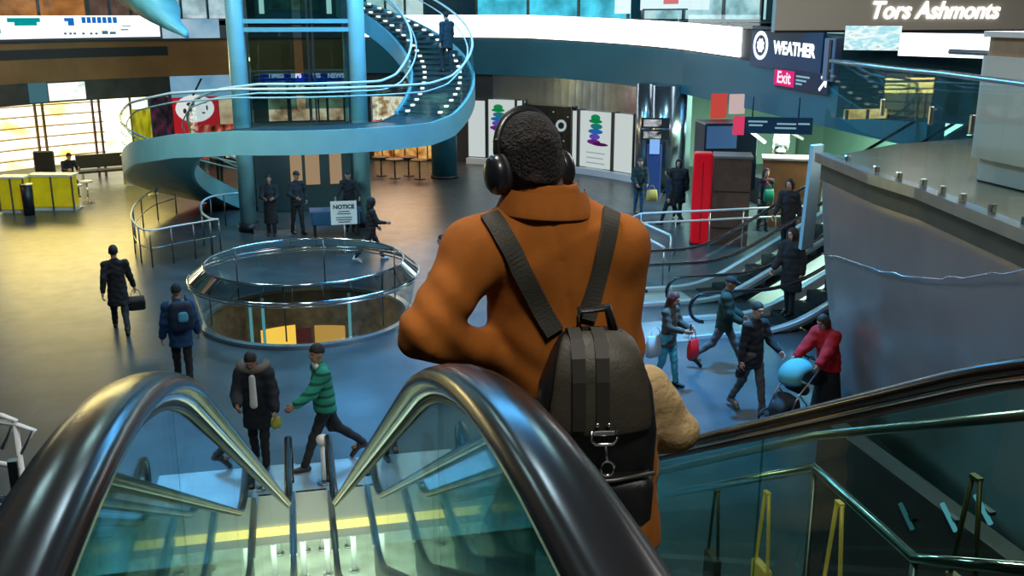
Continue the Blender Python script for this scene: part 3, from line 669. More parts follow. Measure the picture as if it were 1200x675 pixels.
# white frame and red panel, pale sails above the ribbon on the right
for (px0, px1, py0, py1, col, s, lab) in ((752, 830, -10, 12, rgb(235, 245, 250), 1.2, 'white framed poster with a red mark above the light ribbon'), (722, 738, -20, 16, rgb(235, 250, 255), 1.3, 'narrow white lit pillar above the light ribbon'), (944, 990, -20, 38, rgb(190, 235, 240), .9, 'large pale square panel hanging above the weather sign')):
    A = onwall(px0, (py0+py1)/2, -.6); B = onwall(px1, (py0+py1)/2, -.6); z1 = onwall(px0, py0, -.6).z; z0 = onwall(px0, py1, -.6).z
    t = thing('panel', lab, 'panel', (A+B)/2); t.location.z = z0; w = Vector((B.x-A.x, B.y-A.y, 0)).length
    mb = MB(); mb.box((0, 0, (z1-z0)/2), (w, z1-z0, .1), M=facing((0, 0, 0), az)); mb.build('board', emis('panel_glow', col, s), t)
    if 'red' in lab:
        mb = MB(); mb.box(tuple(facing((0, 0, 0), az) @ Vector((0, .42*(z1-z0), .07))), (w*.22, (z1-z0)*.25, .02), M=facing((0, 0, 0), az)); mb.build('red_mark', emis('panel_red', rgb(240, 120, 120), 1), t)
        mb = MB(); mb.box(tuple(facing((0, 0, 0), az) @ Vector((-.1*w, .03*(z1-z0), .07))), (w*.7, (z1-z0)*.08, .02), M=facing((0, 0, 0), az)); mb.build('lower_bar', M['teal'], t)
# ------------------------------------------------------------------ oculus ring in the floor
oc = thing('oculus_ring', 'round mirror-steel floor oculus with a sloping glass rim in mid hall', 'skylight', (.15, 20.55, 0))
mb = MB(); mb.lathe([(2.12, .06), (2.2, .4), (2.31, .9)], n=72); o = mb.build('glass_wall', glassmat('oculus_glass_wall', (.86, .90, .88), .02, 1.5, 1.3), oc)
mb = MB(); mb.lathe([(2.06, 0), (2.2, 0), (2.2, .07), (2.06, .07), (2.06, 0)], n=72, smooth=False); mb.build('base_ring', M['steel'], oc)
mb = MB(); mb.tube([(2.35*math.cos(2*math.pi*k/96), 2.35*math.sin(2*math.pi*k/96), .95) for k in range(96)], .028, 8, closed=True); mb.tube([(2.34*math.cos(2*math.pi*k/96), 2.34*math.sin(2*math.pi*k/96), .88) for k in range(96)], .018, 8, closed=True); mb.build('outer_rail', M['chrome'], oc)
mb = MB(); mb.tube([(2.03*math.cos(2*math.pi*k/96), 2.03*math.sin(2*math.pi*k/96), 1.22) for k in range(96)], .025, 8, closed=True); mb.build('inner_rail', M['chrome'], oc)
mb = MB(); mb.lathe([(2.335, .965), (2.04, 1.215)], n=96); o = mb.build('rim', glassmat('rim_glass', (.30, .36, .38), .03, 1.5, 5.), oc)
for k in range(24):
    a = 2*math.pi*(k+.5)/24; mb = MB(); mb.cyl((2.33*math.cos(a), 2.33*math.sin(a), .972), (2.045*math.cos(a), 2.045*math.sin(a), 1.215), .006, 6); mb.build('rim_joint', M['black'], oc)
well = mat('well_brown_panel', rgb(120, 96, 62), .3, .2, noise=.45, nscale=5)
mb = MB(); mb.lathe([(OR, 0), (OR, -3.2), (0, -3.2)], n=72); mb.build('well_wall', well, oc)
for a0, a1, z0, z1, c, st in ((98, 121, -1.75, -.8, rgb(255, 205, 80), 1.1), (66, 86, -1.75, -.85, rgb(205, 160, 75), .8), (123, 134, -1.9, -1.1, rgb(235, 245, 225), 1.), (136, 150, -1.5, -1.2, rgb(250, 220, 100), .9), (40, 62, -1.5, -1.25, rgb(180, 150, 80), .6), (88, 98, -1.9, -.9, rgb(110, 50, 40), .35)):
    mb = MB(); mb.lathe([(OR-.02, z0), (OR-.02, z1)], n=6, a0=R(a0), a1=R(a1)); mb.build('lit_panel', emis('well_light%d' % a0, c, st), oc)
for a0 in (119, 128, 62): mb = MB(); mb.cyl(((OR-.05)*math.cos(R(a0)), (OR-.05)*math.sin(R(a0)), -1.8), ((OR-.05)*math.cos(R(a0)), (OR-.05)*math.sin(R(a0)), -.05), .035, 8); mb.build('well_strip', emis('well_strip%d' % a0, rgb(110, 190, 200), .55), oc)
for k in range(6):
    a = 2*math.pi*k/6+.3; mb = MB(); mb.cyl((1.99*math.cos(a), 1.99*math.sin(a), .1), (2.0*math.cos(a), 2.0*math.sin(a), 1.2), .015, 8); mb.build('post', M['dsteel'], oc)

# ------------------------------------------------------------------ lift tower inside the ring
TX, TY = .36, 29.65
tw = thing('lift_tower', 'blue-columned glass lift tower in the middle of the hall', 'tower', (TX, TY, 0))
for (x, y) in ((-1.69, 0), (1.66, 0), (-1.69, 3.3), (1.66, 3.3)):
    mb = MB(); mb.cyl((x, y, .25), (x, y, 12), .235, 24); mb.build('column', M['blue'], tw)
    mb = MB(); mb.cyl((x, y, 0), (x, y, .25), .30, 24); mb.build('base', M['black'], tw)
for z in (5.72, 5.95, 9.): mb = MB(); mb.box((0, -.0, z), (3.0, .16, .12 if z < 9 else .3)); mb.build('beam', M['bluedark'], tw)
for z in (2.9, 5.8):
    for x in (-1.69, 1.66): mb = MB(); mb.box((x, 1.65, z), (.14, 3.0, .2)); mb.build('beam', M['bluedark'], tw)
tg = glassmat('tower_glass', (.42, .60, .60), .03, 1.5)
mb = MB(); mb.box((0, .05, 7.), (2.9, .02, 10)); 
mb = MB(); mb.box((-.77, .06, 6.2), (1.3, .02, 5.4)); mb.build('glass_pane', tg, tw); mb = MB(); mb.box((.77, .06, 6.2), (1.3, .02, 5.4)); mb.build('glass_pane', tg, tw)
for x in (-1.4, .28, .42, 1.38): mb = MB(); mb.box((x, .0, 5.9), (.05, .08, 6.0)); mb.build('mullion', M['black'], tw)
cab = MB(); cab.box((0, 1.7, 7.1), (2.3, 1.9, 2.2)); cab.build('lift_cab', mat('lift_cab', (.14, .2, .2), .3, .6), tw)
mb = MB(); mb.box((-.95, .73, 7.1), (.14, .03, 1.9)); mb.box((.95, .73, 7.1), (.14, .03, 1.9)); mb.build('cab_light', emis('cab_light', (.9, 1, .95), 1.5), tw)
mb = MB(); mb.box((0, .73, 6.5), (1.5, .03, .5)); mb.build('cab_panel', mat('cab_panel', rgb(120, 135, 110), .3, .7, noise=.5, nscale=3), tw)
mb = MB(); mb.box((-1.38, .3, 4.9), (.05, .05, .1)); mb.build('lamp', emis('lamp_amber', (1, .9, .55), 6), tw)
mb = MB(); mb.box((0, 2.9, 1.42), (3., .2, 2.8)); mb.build('back_wall', mat('tower_back', (.03, .06, .06), .4), tw)
lw = emis('lift_window_glow', rgb(225, 190, 150), .42)
for x0, x1 in ((-.42, -.05), (.05, .5), (.82, 1.2)): mb = MB(); mb.box(((x0+x1)/2, 2.77, 1.75), (x1-x0, .04, 1.8)); mb.build('lit_window', lw, tw)
for x0, x1 in ((-.42, -.05), (.05, .5), (.82, 1.2)): mb = MB(); mb.box(((x0+x1)/2, 2.74, 2.62), (x1-x0, .03, .1)); mb.build('lamp', emis('lift_lamp', (1, .95, .7), 1.2), tw)
mb = MB(); mb.box((-.95, .4, .06), (1.2, 2., .12)); mb.build('plinth', M['steel'], tw)
# glazed signs' wall seen through the tower is on the far wall (shops)

# ------------------------------------------------------------------ helical stair
hs = thing('helical_stair', 'pale blue helical stair winding round the lift tower with glass rails', 'staircase', (HC[0], HC[1], 0))
RI, RO = 3.3, 5.05; A = R
def hz(a):
    """deck height by azimuth in degrees: level across the front, down to the left, up to the right"""
    pts = ((112, 0.0), (208, 2.76), (230, 3.10), (250, 3.24), (310, 3.24), (322, 3.38), (360, 4.5), (400, 5.78), (425, 6.5), (470, 7.9))
    for (a0, z0), (a1, z1) in zip(pts, pts[1:]):
        if a0 <= a <= a1: return z0+(z1-z0)*(a-a0)/(a1-a0)
    return pts[0][1] if a < 112 else pts[-1][1]
def hp(r, a, dz=0.): return Vector((r*math.cos(A(a)), r*math.sin(A(a)), hz(a)+dz))
def helix_strip(r0, r1, d0, d1, a0, a1, st=3.):
    """box section between radii and height offsets along the helix"""
    n = max(1, int((a1-a0)/st)); v = []
    for i in range(n+1):
        a = a0+(a1-a0)*i/n; v += [hp(r0, a, d0), hp(r1, a, d0), hp(r1, a, d1), hp(r0, a, d1)]
    f = [(4*i+q, 4*i+(q+1) % 4, 4*i+4+(q+1) % 4, 4*i+4+q) for i in range(n) for q in range(4)]+[(0, 1, 2, 3), (4*n+3, 4*n+2, 4*n+1, 4*n)]
    return MB().add(v, f, 0, False)
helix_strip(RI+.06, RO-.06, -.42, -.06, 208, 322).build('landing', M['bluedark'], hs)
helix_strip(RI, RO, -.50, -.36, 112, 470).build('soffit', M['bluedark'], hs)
helix_strip(RO, RO+.09, -.50, .10, 112, 470).build('outer_stringer', M['blue'], hs)
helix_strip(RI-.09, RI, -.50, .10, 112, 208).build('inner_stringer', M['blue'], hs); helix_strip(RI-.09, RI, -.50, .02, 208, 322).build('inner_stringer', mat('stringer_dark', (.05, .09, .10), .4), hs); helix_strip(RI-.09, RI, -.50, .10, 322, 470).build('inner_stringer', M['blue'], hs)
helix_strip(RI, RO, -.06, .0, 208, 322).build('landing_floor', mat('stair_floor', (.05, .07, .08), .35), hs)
def rail(r, dz, rad, a0=112, a1=470, st=3): return MB().tube([hp(r, a0+(a1-a0)*i/int((a1-a0)/st), dz) for i in range(int((a1-a0)/st)+1)], rad, 8)
for r, nm in ((RO+.02, 'outer_rail'), (RI-.02, 'inner_rail')): rail(r, 1.12, .035).build(nm, M['whitemetal'], hs)
for r, nm in ((RO-.12, 'outer_grab_rail'), (RI+.12, 'inner_grab_rail')): rail(r, .90, .022).build(nm, M['whitemetal'], hs)
for r in (RO+.045, RI-.045):
    for i in range(18):
        a0 = 112+(470-112)*i/18; a1 = a0+(470-112)/18-.25
        n = 5; v = []
        for k in range(n+1):
            a = a0+(a1-a0)*k/n; v += [hp(r-.007, a, .1), hp(r+.007, a, .1), hp(r+.007, a, 1.1), hp(r-.007, a, 1.1)]
        f = [(4*k+q, 4*k+(q+1) % 4, 4*k+4+(q+1) % 4, 4*k+4+q) for k in range(n) for q in range(4)]+[(0, 1, 2, 3), (4*n+3, 4*n+2, 4*n+1, 4*n)]
        MB().add(v, f).build('glass_panel', M['glassclear'], hs)
stepm = mat('stair_tread', (.045, .055, .06), .4); nose = emis('tread_end_light', (.9, 1., .95), 1.6)
def flight(a0, a1, n):
    for i in range(n):
        b0 = a0+(a1-a0)*i/n; b1 = a0+(a1-a0)*(i+1)/n; z = max(hz(b0), hz(b1))-.02; mb = MB(); v = []
        for dz in (-.06, 0):
            for r, a in ((RI+.05, b0), (RO-.05, b0), (RO-.05, b1), (RI+.05, b1)): v.append(Vector((r*math.cos(A(a)), r*math.sin(A(a)), z+dz)))
        mb.add(v, [(3, 2, 1, 0), (4, 5, 6, 7), (0, 1, 5, 4), (1, 2, 6, 5), (2, 3, 7, 6), (3, 0, 4, 7)]); s = mb.build('step', stepm, hs)
        if n > 20:
            for r in (RI+.35, RO-.35): q = Vector((r*math.cos(A(b0)), r*math.sin(A(b0)), z+.015)); MB().box(q, (.10, .10, .06), rot=A(b0)).build('tread_light', nose, s)
flight(114, 207, 18); flight(322, 470, 32)
# second flight starting high on the left
hu = thing('helical_stair', 'blue end of an upper helical flight at the top left of the tower', 'staircase', (HC[0], HC[1], 0))
def up(r, a, z): return Vector((r*math.cos(A(a)), r*math.sin(A(a)), z))
n = 16; v = []
for i in range(n+1):
    a = 236-100*i/n; z = 5.55+2.9*i/n; w = min(1., .15+i/4.); v += [up(RO-1.4*w, a, z), up(RO, a, z+.05), up(RO, a, z+.65*w+.05), up(RO-1.4*w, a, z+.2)]
f = [(4*i+q, 4*i+(q+1) % 4, 4*i+4+(q+1) % 4, 4*i+4+q) for i in range(n) for q in range(4)]+[(0, 1, 2, 3), (4*n+3, 4*n+2, 4*n+1, 4*n)]
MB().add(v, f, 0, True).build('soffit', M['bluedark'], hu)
MB().tube([up(RO, 236-100*i/n, 5.55+2.9*i/n+1.4) for i in range(n+1)], .035).build('outer_rail', M['whitemetal'], hu)
# pillar under the stair's right side
p = atz(521, 208, 0); t = thing('pillar', 'round dark teal pillar under the right side of the helical stair', 'pillar', p)
MB().cyl((0, 0, .0), (0, 0, 3.72), .5, 24).build('shaft', mat('teal_pillar', rgb(38, 92, 112), .4, .2, noise=.15, nscale=2), t); MB().cyl((0, 0, 0), (0, 0, .12), .54, 24).build('base', M['black'], t)
# guard rail on the floor round the foot of the stair
gr = thing('guard_rail', 'curved low steel guard rail on the floor by the foot of the helical stair', 'railing', (0, 0, 0))
def railpath(pix, z): return [atz(x, y, z) for x, y in pix]
def smoothpath(P, n=6):
    out = []
    for i in range(len(P)-1):
        a, b, c, d = P[max(i-1, 0)], P[i], P[i+1], P[min(i+2, len(P)-1)]
        for k in range(n):
            t = k/n; out.append(.5*((2*b)+(c-a)*t+(2*a-5*b+4*c-d)*t*t+(3*b-a-3*c+d)*t**3))
    return out+[P[-1]]
pth = smoothpath(railpath(((204, 216), (178, 224), (160, 238), (154, 252), (160, 264), (175, 270), (205, 265), (235, 260), (252, 257)), .95))
c0 = pth[0]*.5+pth[-1]*.5; c0.z = 0; gr.location = c0
MB().tube([p-c0 for p in pth], .025).build('top_rail', M['whitemetal'], gr)
MB().tube([p-c0-Vector((0, 0, .45)) for p in pth], .014).build('mid_rail', M['steel'], gr)
for i in range(0, len(pth), 5): q = pth[i]-c0; mb = MB(); mb.cyl((q.x, q.y, 0), (q.x, q.y, .95), .02, 8); mb.build('post', M['dsteel'], gr)
gr2 = thing('guard_rail', 'small curled steel rail at the bottom end of the helical stair', 'railing', (0, 0, 0))
pth = smoothpath(railpath(((282, 226), (262, 228), (246, 231), (236, 238), (236, 248), (246, 256), (256, 257)), .95)); c0 = pth[2].copy(); c0.z = 0; gr2.location = c0
MB().tube([p-c0 for p in pth], .03).build('top_rail', M['whitemetal'], gr2)
for i in range(0, len(pth), 6): q = pth[i]-c0; mb = MB(); mb.cyl((q.x, q.y, 0), (q.x, q.y, .95), .02, 8); mb.build('post', M['dsteel'], gr2)
# ------------------------------------------------------------------ shop fronts on the round wall
def arcp(par, name, p0, p1, z0, z1, m, off=0., th=.05, rad=W, n=None):
    b = arcw('x', azim(p0, rad), azim(p1, rad), z0, z1, rad-off, th, None, mbo=MB(), n=n); b.v = [(x-HC[0], y-HC[1], z) for x, y, z in b.v]; return b.build(name, m, par)
def zrow(px, py, rad=W): return atR(px, py, rad).z
ss = thing('shop', 'brightly lit yellow shop front with glass doors at the far left', 'shop', (HC[0], HC[1], 0))
warmwall = screenmat('shop_display', [rgb(245, 215, 110), rgb(255, 243, 185), rgb(255, 253, 232), rgb(255, 255, 250)], 2.2, .8, 1.3)
arcp(ss, 'display_wall', -60, 198, .15, 3.0, warmwall, off=-3.4, th=.1)
for k in range(6): arcp(ss, 'shelf', -55, 150, .5+k*.42, .53+k*.42, mat('shelf_gold', rgb(215, 165, 70), .5) if k == 0 else bpy.data.materials['shelf_gold'], off=-3.0, th=.36)
arcp(ss, 'header', -60, 198, 2.95, 3.72, mat('shop_header', rgb(72, 70, 66), .35, .5, noise=.3, nscale=1.5), off=.05, th=.12)
arcp(ss, 'blue_panel', 31, 53, 3.0, 3.72, mat('shop_blue', rgb(105, 160, 180), .4), off=.08)
arcp(ss, 'lit_sign', 55, 98, 3.02, 3.66, screenmat('shop_sign_glow', [rgb(185, 215, 205), rgb(250, 255, 250), rgb(255, 255, 255)], 1.1, 3, 3), off=.1)
for px in (-20, 36, 45, 104, 112, 149): arcp(ss, 'mullion', px, px+2.2, .0, 2.95, mat('mullion_bronze', rgb(110, 75, 50), .4, .5) if px == -20 else bpy.data.materials['mullion_bronze'], off=.04, th=.08, n=2)
arcp(ss, 'yellow_stand', 150, 172, .1, 2.5, screenmat('yellow_stand', [rgb(150, 140, 10), rgb(225, 205, 40), rgb(120, 60, 20)], .8, 4, 1), off=.1)
arcp(ss, 'dark_stand', 174, 198, .1, 2.9, screenmat('dark_stand', [rgb(20, 20, 30), rgb(70, 50, 60), rgb(150, 50, 90)], .5, 4, 2), off=.08)
# red shop with an oval emblem
rs = thing('shop', 'red shop front with a white oval emblem behind the helical stair', 'shop', (HC[0], HC[1], 0))
arcp(rs, 'upper_panel', 200, 283, zrow(240, 113), 3.75, screenmat('sky_panel', [rgb(95, 150, 180), rgb(125, 175, 205), rgb(150, 190, 220)], .75, .8, .8))
arcp(rs, 'red_panel', 200, 254, .3, zrow(240, 113), emis('red_panel', rgb(205, 35, 45), .8), off=.02)
arcp(rs, 'lit_room', 255, 283, .3, zrow(240, 113), screenmat('tan_room', [rgb(150, 115, 90), rgb(205, 165, 130), rgb(235, 205, 170)], .9, 1, 1.4))
def disc(par, name, px, py, rx, ry, m, off, rad=W, roll=0., n=24):
    p = atR(px, py, rad); a = math.atan2(p.y-HC[1], p.x-HC[0]); Mx = facing((math.cos(a)*(rad-off), math.sin(a)*(rad-off), p.z), a+math.pi, roll)
    D = math.hypot(p.x, p.y); s = D/FOC; mb = MB(); v = [Mx @ Vector((rx*s*math.cos(2*math.pi*k/n), ry*s*math.sin(2*math.pi*k/n), t)) for t in (0, .02) for k in range(n)]
    mb.add(v, [tuple(range(n-1, -1, -1)), tuple(range(n, 2*n))]+[(k, (k+1) % n, n+(k+1) % n, n+k) for k in range(n)]); return mb.build(name, m, par)
wo = emis('emblem_white', rgb(250, 235, 235), 1.); bk = emis('emblem_dark', rgb(60, 70, 75), .6)
disc(rs, 'emblem', 228, 127, 21, 15, wo, .06)
for x, y, rx, ry in ((216, 130, 2, 3), (221, 122, 3, 2), (223, 128, 1.6, 4), (232, 116, 2.4, 1.5), (226, 123, 2, 2), (238, 120, 3, 1), (242, 126, 1, 3), (238, 132, 2, 1)): disc(rs, 'emblem_mark', x, y, rx, ry, bk, .085, n=10)
disc(rs, 'emblem_mark', 223, 134, 2.4, 2.4, emis('emblem_red', rgb(210, 30, 50), 1.), .085, n=10)
mb = MB(); p, q = atR(236, 92, W-.3), atR(226, 112, W-.3); h = Vector((HC[0], HC[1], 0)); mb.cyl(p-h, q-h, .04, 8); mb.build('bracket_arm', M['black'], rs)
# blue kiosk sign seen through the tower
bs = thing('shop', 'shop front under a blue sign with white words behind the lift tower', 'shop', (HC[0], HC[1], 0))
arcp(bs, 'blue_sign', 304, 416, zrow(360, 95.5), zrow(360, 80), emis('sign_blue', rgb(20, 45, 150), .75), off=.05)
for px, w in ((323, 'TIMES'), (347, 'ISPS'), (371, 'VIS'), (394, 'NEWS')):
    p = atR(px, 88.5, W); a = math.atan2(p.y-HC[1], p.x-HC[0]); text(w, .27, emis('sign_word', rgb(215, 225, 255), 1.) if px == 323 else bpy.data.materials['sign_word'], bs, facing((math.cos(a)*(W-.09), math.sin(a)*(W-.09), p.z), a+math.pi), offset=.012, sx=.95)
arcp(bs, 'upper_glazing', 304, 416, zrow(360, 80), 3.75, mat('dark_teal_glazing', (.02, .06, .07), .2), off=.02)
for p0, p1 in ((313, 335), (383, 405)): arcp(bs, 'lightbox', p0, p1, zrow(360, 107), zrow(360, 95.5), screenmat('lightbox_pale', [rgb(190, 205, 205), rgb(225, 235, 235)], .85, 3, 3) if p0 == 313 else bpy.data.materials['lightbox_pale'], off=.04)
for p0, p1 in ((338, 358), (364, 380)): arcp(bs, 'sign_strip', p0, p1, zrow(360, 104.5), zrow(360, 99), screenmat('strip_words', [rgb(20, 80, 80), rgb(200, 240, 225)], .8, 9, 1) if p0 == 338 else bpy.data.materials['strip_words'], off=.04)
wm = screenmat('shop_window_warm', [rgb(125, 90, 65), rgb(200, 165, 130), rgb(240, 225, 195)], .8, 2, 2)
for p0, p1 in ((313, 335), (340, 361), (363, 371), (373, 381), (384, 401)): arcp(bs, 'lit_window', p0, p1, zrow(360, 141), zrow(360, 112), wm, off=.03)
# bright window right of the tower, with photographs
fs = thing('shop', 'warm white shop window full of pictures just right of the lift tower', 'shop', (HC[0], HC[1], 0))
arcp(fs, 'window', 436, 477, zrow(455, 146), zrow(455, 113), screenmat('picture_window', [rgb(120, 70, 40), rgb(215, 165, 120), rgb(255, 245, 225), rgb(225, 150, 90)], 1.1, 3.2, 3.2), off=.03)
arcp(fs, 'frame', 434, 436, zrow(455, 148), zrow(455, 111), M['whitemetal'], off=.05, n=2)
# red restaurant under the ring
rr = thing('shop', 'red and amber lit restaurant front under the ring of the stair', 'shop', (HC[0], HC[1], 0))
arcp(rr, 'red_band', 436, 510, 1.0, 1.75, screenmat('red_band', [rgb(90, 30, 20), rgb(200, 70, 45), rgb(255, 190, 160)], 1., 2.5, 1.5), off=.03)
arcp(rr, 'amber_room', 436, 510, .1, 1.0, screenmat('amber_room', [rgb(120, 65, 20), rgb(225, 160, 80), rgb(250, 215, 140)], .8, 3, 2.5), off=.02)
for px in (445, 459, 472, 487, 499): arcp(rr, 'post', px, px+1.2, 0, 1.8, M['black'], off=.08, n=2)
rl = thing('shop', 'red lit counter seen under the left side of the stair', 'shop', (HC[0], HC[1], 0))
arcp(rl, 'red_panel', 232, 284, .5, 1.7, screenmat('red_counter', [rgb(60, 20, 15), rgb(190, 70, 50), rgb(240, 170, 140)], .9, 3, 2), off=.05)
# right of the ring: poster wall
def poster(p0, p1, top, label, m, name='poster', cat='poster', frame=True):
    t = thing(name, label, cat, (HC[0], HC[1], 0)); z1 = zrow((p0+p1)/2, top)
    arcp(t, 'lightbox', p0, p1, .28, z1, m, off=.06, th=.08); arcp(t, 'frame', p0-1, p0, .2, z1+.05, M['dsteel'], off=.08, th=.1, n=1); arcp(t, 'frame', p1, p1+1, .2, z1+.05, M['dsteel'], off=.08, th=.1, n=1)
    return t
pale = M['ledsoft']
poster(549, 569, 118, 'plain pale lit panel left of the poster with a green mark', pale, 'lit_panel', 'panel')
pg = poster(573, 604, 117, 'white lit poster with a green and blue layered mark left of the man\'s head', pale)
poster(607, 613, 118, 'narrow pale lit strip left of the black poster', pale, 'lit_panel', 'panel')
pb_ = poster(616, 671, 124, 'black poster with a white ring behind the man\'s head', mat('poster_black', rgb(8, 22, 28), .25), )
poster(673, 678, 130, 'narrow pale lit strip right of the black poster', pale, 'lit_panel', 'panel')
pc = poster(682, 719, 131, 'white lit poster with a stacked green, blue and purple mark', pale)
poster(723, 745, 134, 'plain pale lit panel at the right end of the poster wall', pale, 'lit_panel', 'panel')
cols_ = [rgb(20, 150, 90), rgb(20, 140, 70), rgb(30, 130, 130), rgb(40, 110, 190), rgb(100, 80, 190), rgb(110, 40, 130), rgb(85, 20, 90)]
def brush(t, cx, cyy, sc):
    for i, (dx, dy, rx, ry) in enumerate(((0, -17, 7, 4), (0, -13, 10, 2.4), (1, -7, 9, 3.4), (0, -1, 11, 3), (-1, 5, 8, 3.5), (-2, 11, 10, 3), (5, 14, 13, 2))):
        disc(t, 'colour_stroke', cx+dx*sc, cyy+dy*sc, rx*sc, ry*sc, bpy.data.materials.get('stroke%d' % i) or emis('stroke%d' % i, cols_[i], .7), .09+.004*i, n=14)
brush(pc, 700, 155, 1.0); brush(pg, 585, 140, .85)
for k in range(4): arcp(pc, 'print_line', 690, 712-2*(k % 2), zrow(700, 180+k*6), zrow(700, 178.6+k*6), bpy.data.materials.get('print_grey') or emis('print_grey', rgb(180, 200, 200), .6), off=.075)
p = atR(660, 147, W)
for k in range(14):
    a = 2*math.pi*k/14; disc(pb_, 'ring_dot', 659+5*math.cos(a), 147+5.5*math.sin(a), 1.7, 1.7, bpy.data.materials.get('ringw') or emis('ringw', rgb(190, 210, 215), .7), .08, n=8)
for x, y in ((640, 135), (650, 131), (667, 137), (645, 160), (662, 165), (630, 128), (636, 170), (668, 180), (652, 190)): disc(pb_, 'star', x, y, .8, .8, bpy.data.materials['ringw'], .08, n=6)
sl = arcw('x', azim(547), azim(748), .0, .24, W-.3, .3, None, mbo=MB()); tag(sl.build('baseboard_right', M['whitemetal']), kind='structure')
# silver pillars right of the posters
for px, w, lab in ((758, .42, 'round silver pillar at the right end of the poster wall'), (783, .6, 'wide round silver pillar behind the black booth')):
    q = atR(px, 150, W-.2); t = thing('pillar', lab, 'pillar', (q.x, q.y, 0)); MB().cyl((0, 0, .0), (0, 0, 3.72), w, 28).build('shaft', silver, t); MB().cyl((0, 0, 0), (0, 0, .1), w+.03, 28).build('base', M['dsteel'], t)
# monitors and a blue lit stand at the pillars
q = atR(768, 150, W-1.3); ms = thing('kiosk', 'tall kiosk with two monitors and a blue glow by the silver pillars', 'kiosk', (q.x, q.y, 0)); kf = math.atan2(-q.y, -q.x); ms.rotation_euler = (0, 0, kf+math.pi/2)
MB().box((0, 0, .9), (.5, .3, 1.8), bev=.03).build('body', mat('kiosk_blue', rgb(40, 60, 110), .3, emit=rgb(70, 110, 200), estr=.06), ms); MB().box((0, -.2, 1.75), (.34, .04, .5)).build('blue_light', emis('blue_glow', rgb(140, 190, 255), .9), ms)
for z, m in ((2.15, 'a'), (2.55, 'b')):
    s_ = MB(); s_.box((0, -.1, z), (.95, .12, .34)); k = s_.build('monitor', M['black'], ms); MB().box((-.1, -.17, z), (.6, .02, .24)).build('screen', screenmat('monitor_'+m, [rgb(20, 30, 40), rgb(220, 230, 235)], .8, 4, 6), k)

# ------------------------------------------------------------------ booth, red totem, hanging sign
q = atz(819, 285, 0); t = thing('totem', 'tall glossy red upright box totem in front of the wooden counter', 'totem', q); t.rotation_euler = (0, 0, R(-20)); MB().box((0, 0, 1.28), (.5, .5, 2.5), bev=.05).build('body', M['red'], t); MB().box((0, 0, .02), (.54, .54, .04)).build('base', M['black'], t); MB().box((0, -.255, 1.2), (.02, .012, 2.2)).build('seam', mat('dark_red', rgb(120, 5, 15), .4), t)
q = atz(852, 288, 0); t = thing('counter', 'brown wooden booth counter beside the red totem', 'counter', q+Vector((.2, .4, 0))); t.rotation_euler = (0, 0, R(-22)); MB().box((0, 0, 1.2), (.98, .9, 2.4)).build('body', M['wood'], t); MB().box((0, 0, 2.43), (1.04, .96, .06)).build('top', mat('counter_top', (.2, .17, .15), .3), t)
for z in (.5, 1.0, 1.5): MB().box((0, -.46, z), (.96, .02, .02)).build('groove', M['black'], t)
q = atz(922, 268, 0); t = thing('counter', 'orange-brown wooden counter at the foot of the green wall', 'counter', q+Vector((.3, .5, 0))); t.rotation_euler = (0, 0, R(-25)); MB().box((0, 0, 1.0), (1.7, .8, 2.0)).build('body', mat('orange_wood', rgb(128, 78, 42), .45, noise=.25, nscale=2), t); MB().box((0, 0, 2.03), (1.8, .9, .06)).build('top', mat('counter_top2', (.3, .25, .2), .3), t)
q = atz(835, 262, 0); q = Vector((12.75, 27.9, 0)); t = thing('booth', 'black box booth with a pale blue side above the wooden counter', 'booth', q); t.rotation_euler = (0, 0, R(-8))
MB().box((0, 0, 2.05), (1.6, 1.2, 2.0), bev=.04).build('body', mat('booth_black', rgb(18, 34, 46), .35), t); MB().box((-.3, -.62, 2.65), (.9, .03, .65)).build('side_panel', mat('booth_blue', rgb(85, 120, 160), .3, emit=rgb(85, 120, 160), estr=.12), t); MB().box((0, 0, .5), (1.3, 1.0, 1.05)).build('stand', M['black'], t)
q = atD(853, 124, 31); t = thing('sign', 'small red and white shop sign at the ceiling behind the black booth', 'sign', q); MB().box((-.3, 0, 0), (.5, .08, .75)).build('red_panel', emis('redpanel', rgb(210, 80, 70), .8), t); MB().box((.3, 0, .05), (.5, .08, .6)).build('white_panel', emis('whitepanel', rgb(215, 190, 190), .8), t)
q = atD(908, 147, 27); t = thing('sign', 'dark blue hanging direction sign with a pink square at its left end', 'sign', q); az2 = -R(25); t.rotation_euler = (0, 0, az2)
MB().box((0, 0, 0), (1.95, .1, .44)).build('panel', mat('sign_navy', rgb(16, 50, 72), .4, emit=rgb(16, 50, 72), estr=.3), t); MB().box((-.95, -.06, -.02), (.3, .05, .5)).build('pink_square', emis('pink', rgb(230, 70, 110), .8), t)
mb = MB()
for x, z, w in ((-.45, .1, .5), (-.5, 0, .36), (.3, .05, .5), (.28, -.06, .55), (.75, .06, .3)): mb.box((x, -.06, z), (w, .01, .045))
mb.build('small_print', emis('sign_print', rgb(150, 195, 215), .7), t)
for x in (-.6, .6): MB().cyl((x, 0, .22), (x, 0, .75), .02, 6).build('hanger', M['black'], t)
q = atD(884, 157, 28); t = thing('light_tube', 'slanting white light tube under the hanging direction sign', 'light', q)
MB().cyl((-.4, 0, .28), (.35, 0, -.25), .05, 8).build('tube', emis('tube_white', (1, 1, .9), 2), t)
q = atD(930, 157, 28); t = thing('light_tube', 'short pale ceiling light at the right of the hanging sign', 'light', q); MB().cyl((-.4, 0, .2), (.3, 0, -.15), .04, 8).build('tube', emis('tube_white2', (.9, 1, .9), .9), t)

